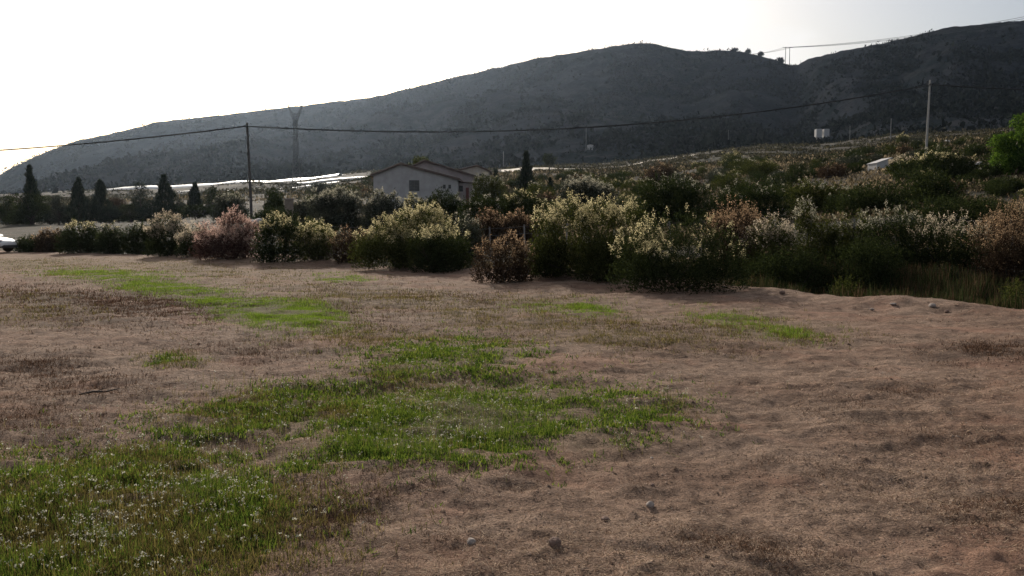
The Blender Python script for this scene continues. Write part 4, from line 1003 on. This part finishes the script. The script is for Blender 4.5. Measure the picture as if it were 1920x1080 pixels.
for sg in (-1, 1):
    mb = MB(); prev = None
    for t in np.linspace(0, 1, 6):
        c = np.array([sg * (wt * .6 + t * 2.1 * sx), 0, zt + t * 5.2 * sx]); hw = (.58 - .38 * t) * sx
        if t < .3: c[0] = sg * (wt * .6 + t * 1.4 * sx)
        cur = [c + np.array([a * hw, b_ * hw, 0]) for a, b_ in ((-1, -1), (1, -1), (1, 1), (-1, 1))]
        if prev is not None:
            for i in range(4): mb.tube([prev[i], cur[i]], br * .6, 4); mb.tube([prev[i], cur[(i + 1) % 4]], br * .4, 4)
        prev = cur
    mb.tube([c, c + np.array([sg * .5, 0, 1.5]) * sx], [br * 1.6, br * .6], 4); mb.tube([c, c + np.array([-sg * .7, 0, .9]) * sx], [br * 1.2, br * .6], 4)
    mb.build("arm", M["steel"], pyl)
mb = MB()
for zc in (1.6, 2.3): mb.tube([(-1.5 * sx, 0, zt + zc * sx), (1.5 * sx, 0, zt + zc * sx)], br, 4)
mb.build("crossarm", M["steel"], pyl)

# pylon in the mountain saddle and its conductors
a = math.atan((1477 - 960) / F); x_, y_, z_ = hill_z(np.array([a]), np.array([.97])); Ys = float(y_[0]); p = at(1477, 88, Ys); z0 = float(z_[0]); hh = p[2] - z0
py2 = thing("portal_pylon", "two-legged pylon standing in the saddle of the mountain ridge", "pylon", (p[0], Ys, z0))
for s_ in (-1, 1): MB().tube([(s_ * 2.6, 0, -2), (s_ * 2.4, 0, hh)], [.45, .32], 6).build("leg", M["steel"], py2)
MB().tube([(-6, 0, hh - .6), (6, 0, hh - .6)], .35, 6).build("crossarm", M["steel"], py2)
for i, (dx, dz, lb) in enumerate([(-5, 0, "highest conductor wire from the saddle pylon along the ridge"), (0, -1.2, "middle conductor wire from the saddle pylon along the ridge"), (5, -2.4, "lowest conductor wire from the saddle pylon along the ridge")]):
    A = np.array([p[0] + dx, Ys, z0 + hh - .6]); B = at(2250, -42 + 5 * i, 640)
    cable(lb, A, B, 10, .17, 60, "conductor_wire", "conductor wires over the mountain")
    C_ = at(1395, 104, 1110) + np.array([dx, 0, -dz])
    cable(lb.replace("along the ridge", "down behind the ridge"), C_, A, 2, .17, 20, "conductor_wire", "conductor wires over the mountain")

# ------------------------------------------------------------------ wire fence behind the field edge
fence = thing("wire_fence", "low wire mesh fence on leaning metal posts behind the edge shrubs", "fence", (0, 0, 0))
fp = [(600, 38.5), (700, 36.5), (800, 34.5), (862, 33.2), (920, 32.2), (985, 31), (1060, 29.8), (1150, 28.4), (1260, 27), (1370, 25.8), (1455, 24.8), (1513, 24), (1600, 23.2), (1700, 22.4), (1800, 21.6), (1900, 20.8), (2010, 20)]
fpt = [np.array([(px - 960) / F * Yd, Yd, gz((px - 960) / F * Yd, Yd)]) for px, Yd in fp]
mp_ = surf_mat("fence_post", (.20, .19, .18), (.13, .12, .11), 4, .6)
for i, q_ in enumerate(fpt):
    ln = np.random.default_rng(i).normal() * .06
    MB().tube([q_ - [0, 0, .2], q_ + [ln, 0, 1.35]], .028, 8).build("post", mp_, fence)
mb = MB()
for i in range(len(fpt) - 1):
    for hz_ in (.1, .4, .7, 1.0, 1.28):
        mb.tube([fpt[i] + [0, 0, hz_], (fpt[i] + fpt[i + 1]) / 2 + [0, 0, hz_ - .02], fpt[i + 1] + [0, 0, hz_]], .006, 4, False)
    for t in np.linspace(0, 1, 14)[:-1]:
        b_ = fpt[i] * (1 - t) + fpt[i + 1] * t; mb.tube([b_ + [0, 0, .1], b_ + [0, 0, 1.28]], .003, 3, False)
mb.build("wire_mesh", M["steel"], fence)

# ------------------------------------------------------------------ car
M["car_paint"] = surf_mat("car_paint", (.72, .72, .72), (.68, .68, .69), 2, .3, 0, 20, .5, 0, .6)
M["rubber"] = surf_mat("rubber", (.02, .02, .02), None, 8, .85)
M["alloy"] = surf_mat("alloy", (.4, .4, .42), None, 5, .35, 0, 20, .5, .8)
M["lamp"] = surf_mat("lamp", (.30, .32, .35), None, 5, .12, 0, 20, .7)
M["trim"] = surf_mat("trim", (.03, .03, .033), None, 5, .6)
Yc = 47.5; xc = (25 - 960) / F * Yc - 2.06; car = thing("parked_car", "white car parked at the far field edge, cut off by the frame", "car", (xc, Yc, gz(xc, Yc) + .02), R(-4))
st = [  # x, half width, sill z, belt z, bulge
    (-2.02, .60, .42, .78), (-1.95, .74, .30, .92), (-1.5, .82, .22, .98), (-.8, .84, .20, .97), (0, .84, .20, .95), (.7, .84, .20, .93), (1.1, .83, .20, .92), (1.5, .80, .22, .86), (1.85, .72, .26, .76), (2.0, .60, .34, .66), (2.05, .5, .42, .58)]
vs = []; fs = []
for x, hw, z0, z1 in st:
    zm = (z0 * .4 + z1 * .6)
    for yy, zz_ in ((-hw * .92, z0), (-hw, zm - .12), (-hw, zm), (-hw * .95, z1 - .05), (-hw * .80, z1), (0, z1 + .03), (hw * .80, z1), (hw * .95, z1 - .05), (hw, zm), (hw, zm - .12), (hw * .92, z0)):
        vs.append((x, yy, zz_))
K = 11
for i in range(len(st) - 1):
    for k_ in range(K): fs.append((i * K + k_, i * K + (k_ + 1) % K, (i + 1) * K + (k_ + 1) % K, (i + 1) * K + k_))
fs.append(tuple(range(K))); fs.append(tuple((len(st) - 1) * K + k_ for k_ in range(K))[::-1])
MB().add(vs, fs).build("body", M["car_paint"], car, smooth=True, sub=1)
cab = [(-1.85, .60, .95, .96), (-1.5, .64, .96, 1.34), (-.9, .66, .96, 1.45), (-.2, .66, .95, 1.46), (.3, .64, .94, 1.38), (1.12, .62, .92, .93)]
vs = []; fs = []
for x, hw, z0, z1 in cab:
    for yy, zz_ in ((-hw * 1.14, z0), (-hw, z1 - .06), (-hw * .8, z1), (hw * .8, z1), (hw, z1 - .06), (hw * 1.14, z0)): vs.append((x, yy, zz_))
for i in range(len(cab) - 1):
    for k_ in range(6): fs.append((i * 6 + k_, i * 6 + (k_ + 1) % 6, (i + 1) * 6 + (k_ + 1) % 6, (i + 1) * 6 + k_))
MB().add(vs, fs).build("cabin", M["car_paint"], car, smooth=True)
for sg in (-1, 1):
    for x0_, x1_, xa, xb in ((-1.3, -.32, -1.15, -.28), (-.22, .85, -.18, .28)):
        y0_, y1_ = sg * .752, sg * .672
        MB().add([(x0_, y0_, 1.0), (x1_, y0_, .98), (xb, y1_, 1.34), (xa, y1_, 1.36), (x0_, y0_ - sg * .04, 1.0), (x1_, y0_ - sg * .04, .98), (xb, y1_ - sg * .04, 1.34), (xa, y1_ - sg * .04, 1.36)],
                 [(0, 1, 2, 3), (4, 5, 6, 7), (0, 1, 5, 4), (1, 2, 6, 5), (2, 3, 7, 6), (3, 0, 4, 7)]).build("side_window", M["dark_glass"], car)
    MB().box(1.62, 1.93, sg * .66 - .09, sg * .66 + .09, .60, .74).build("headlight", M["lamp"], car, bevel=.04)
    MB().box(.72, .88, sg * .90 - .08, sg * .90 + .08, .93, 1.06).build("mirror", M["car_paint"], car, bevel=.03)
    for xw in (-1.28, 1.32):
        wv_ = MB().tube([(xw, sg * .64, .31), (xw, sg * .845, .31)], .31, 24).build("wheel", M["rubber"], car, bevel=.03)
        MB().tube([(xw, sg * .80, .31), (xw, sg * .855, .31)], .20, 20).build("rim", M["alloy"], wv_, bevel=.01)
MB().box(1.72, 2.10, -.6, .6, .26, .44).build("bumper", M["trim"], car, bevel=.06)
MB().add([(1.14, -.60, .95), (1.14, .60, .95), (.36, .5, 1.37), (.36, -.5, 1.37), (1.16, -.60, .97), (1.16, .60, .97), (.38, .5, 1.39), (.38, -.5, 1.39)],
         [(0, 1, 2, 3), (4, 5, 6, 7), (0, 1, 5, 4), (1, 2, 6, 5), (2, 3, 7, 6), (3, 0, 4, 7)]).build("windscreen", M["dark_glass"], car)

# ------------------------------------------------------------------ air
HAZE = 0.00004
m, nt, out = new_mat("haze"); vol = N(nt, "ShaderNodeVolumePrincipled")
vol.inputs["Color"].default_value = (.62, .78, 1.0, 1); vol.inputs["Density"].default_value = HAZE; vol.inputs["Anisotropy"].default_value = .8
nt.links.new(vol.outputs[0], out.inputs["Volume"])
mb = MB().box(-5200, 5200, -5200, 5200, -12, 420)
hz_o = mb.build("haze", m); tag(hz_o, "thin pale haze in the air over the valley", "haze", kind="stuff")
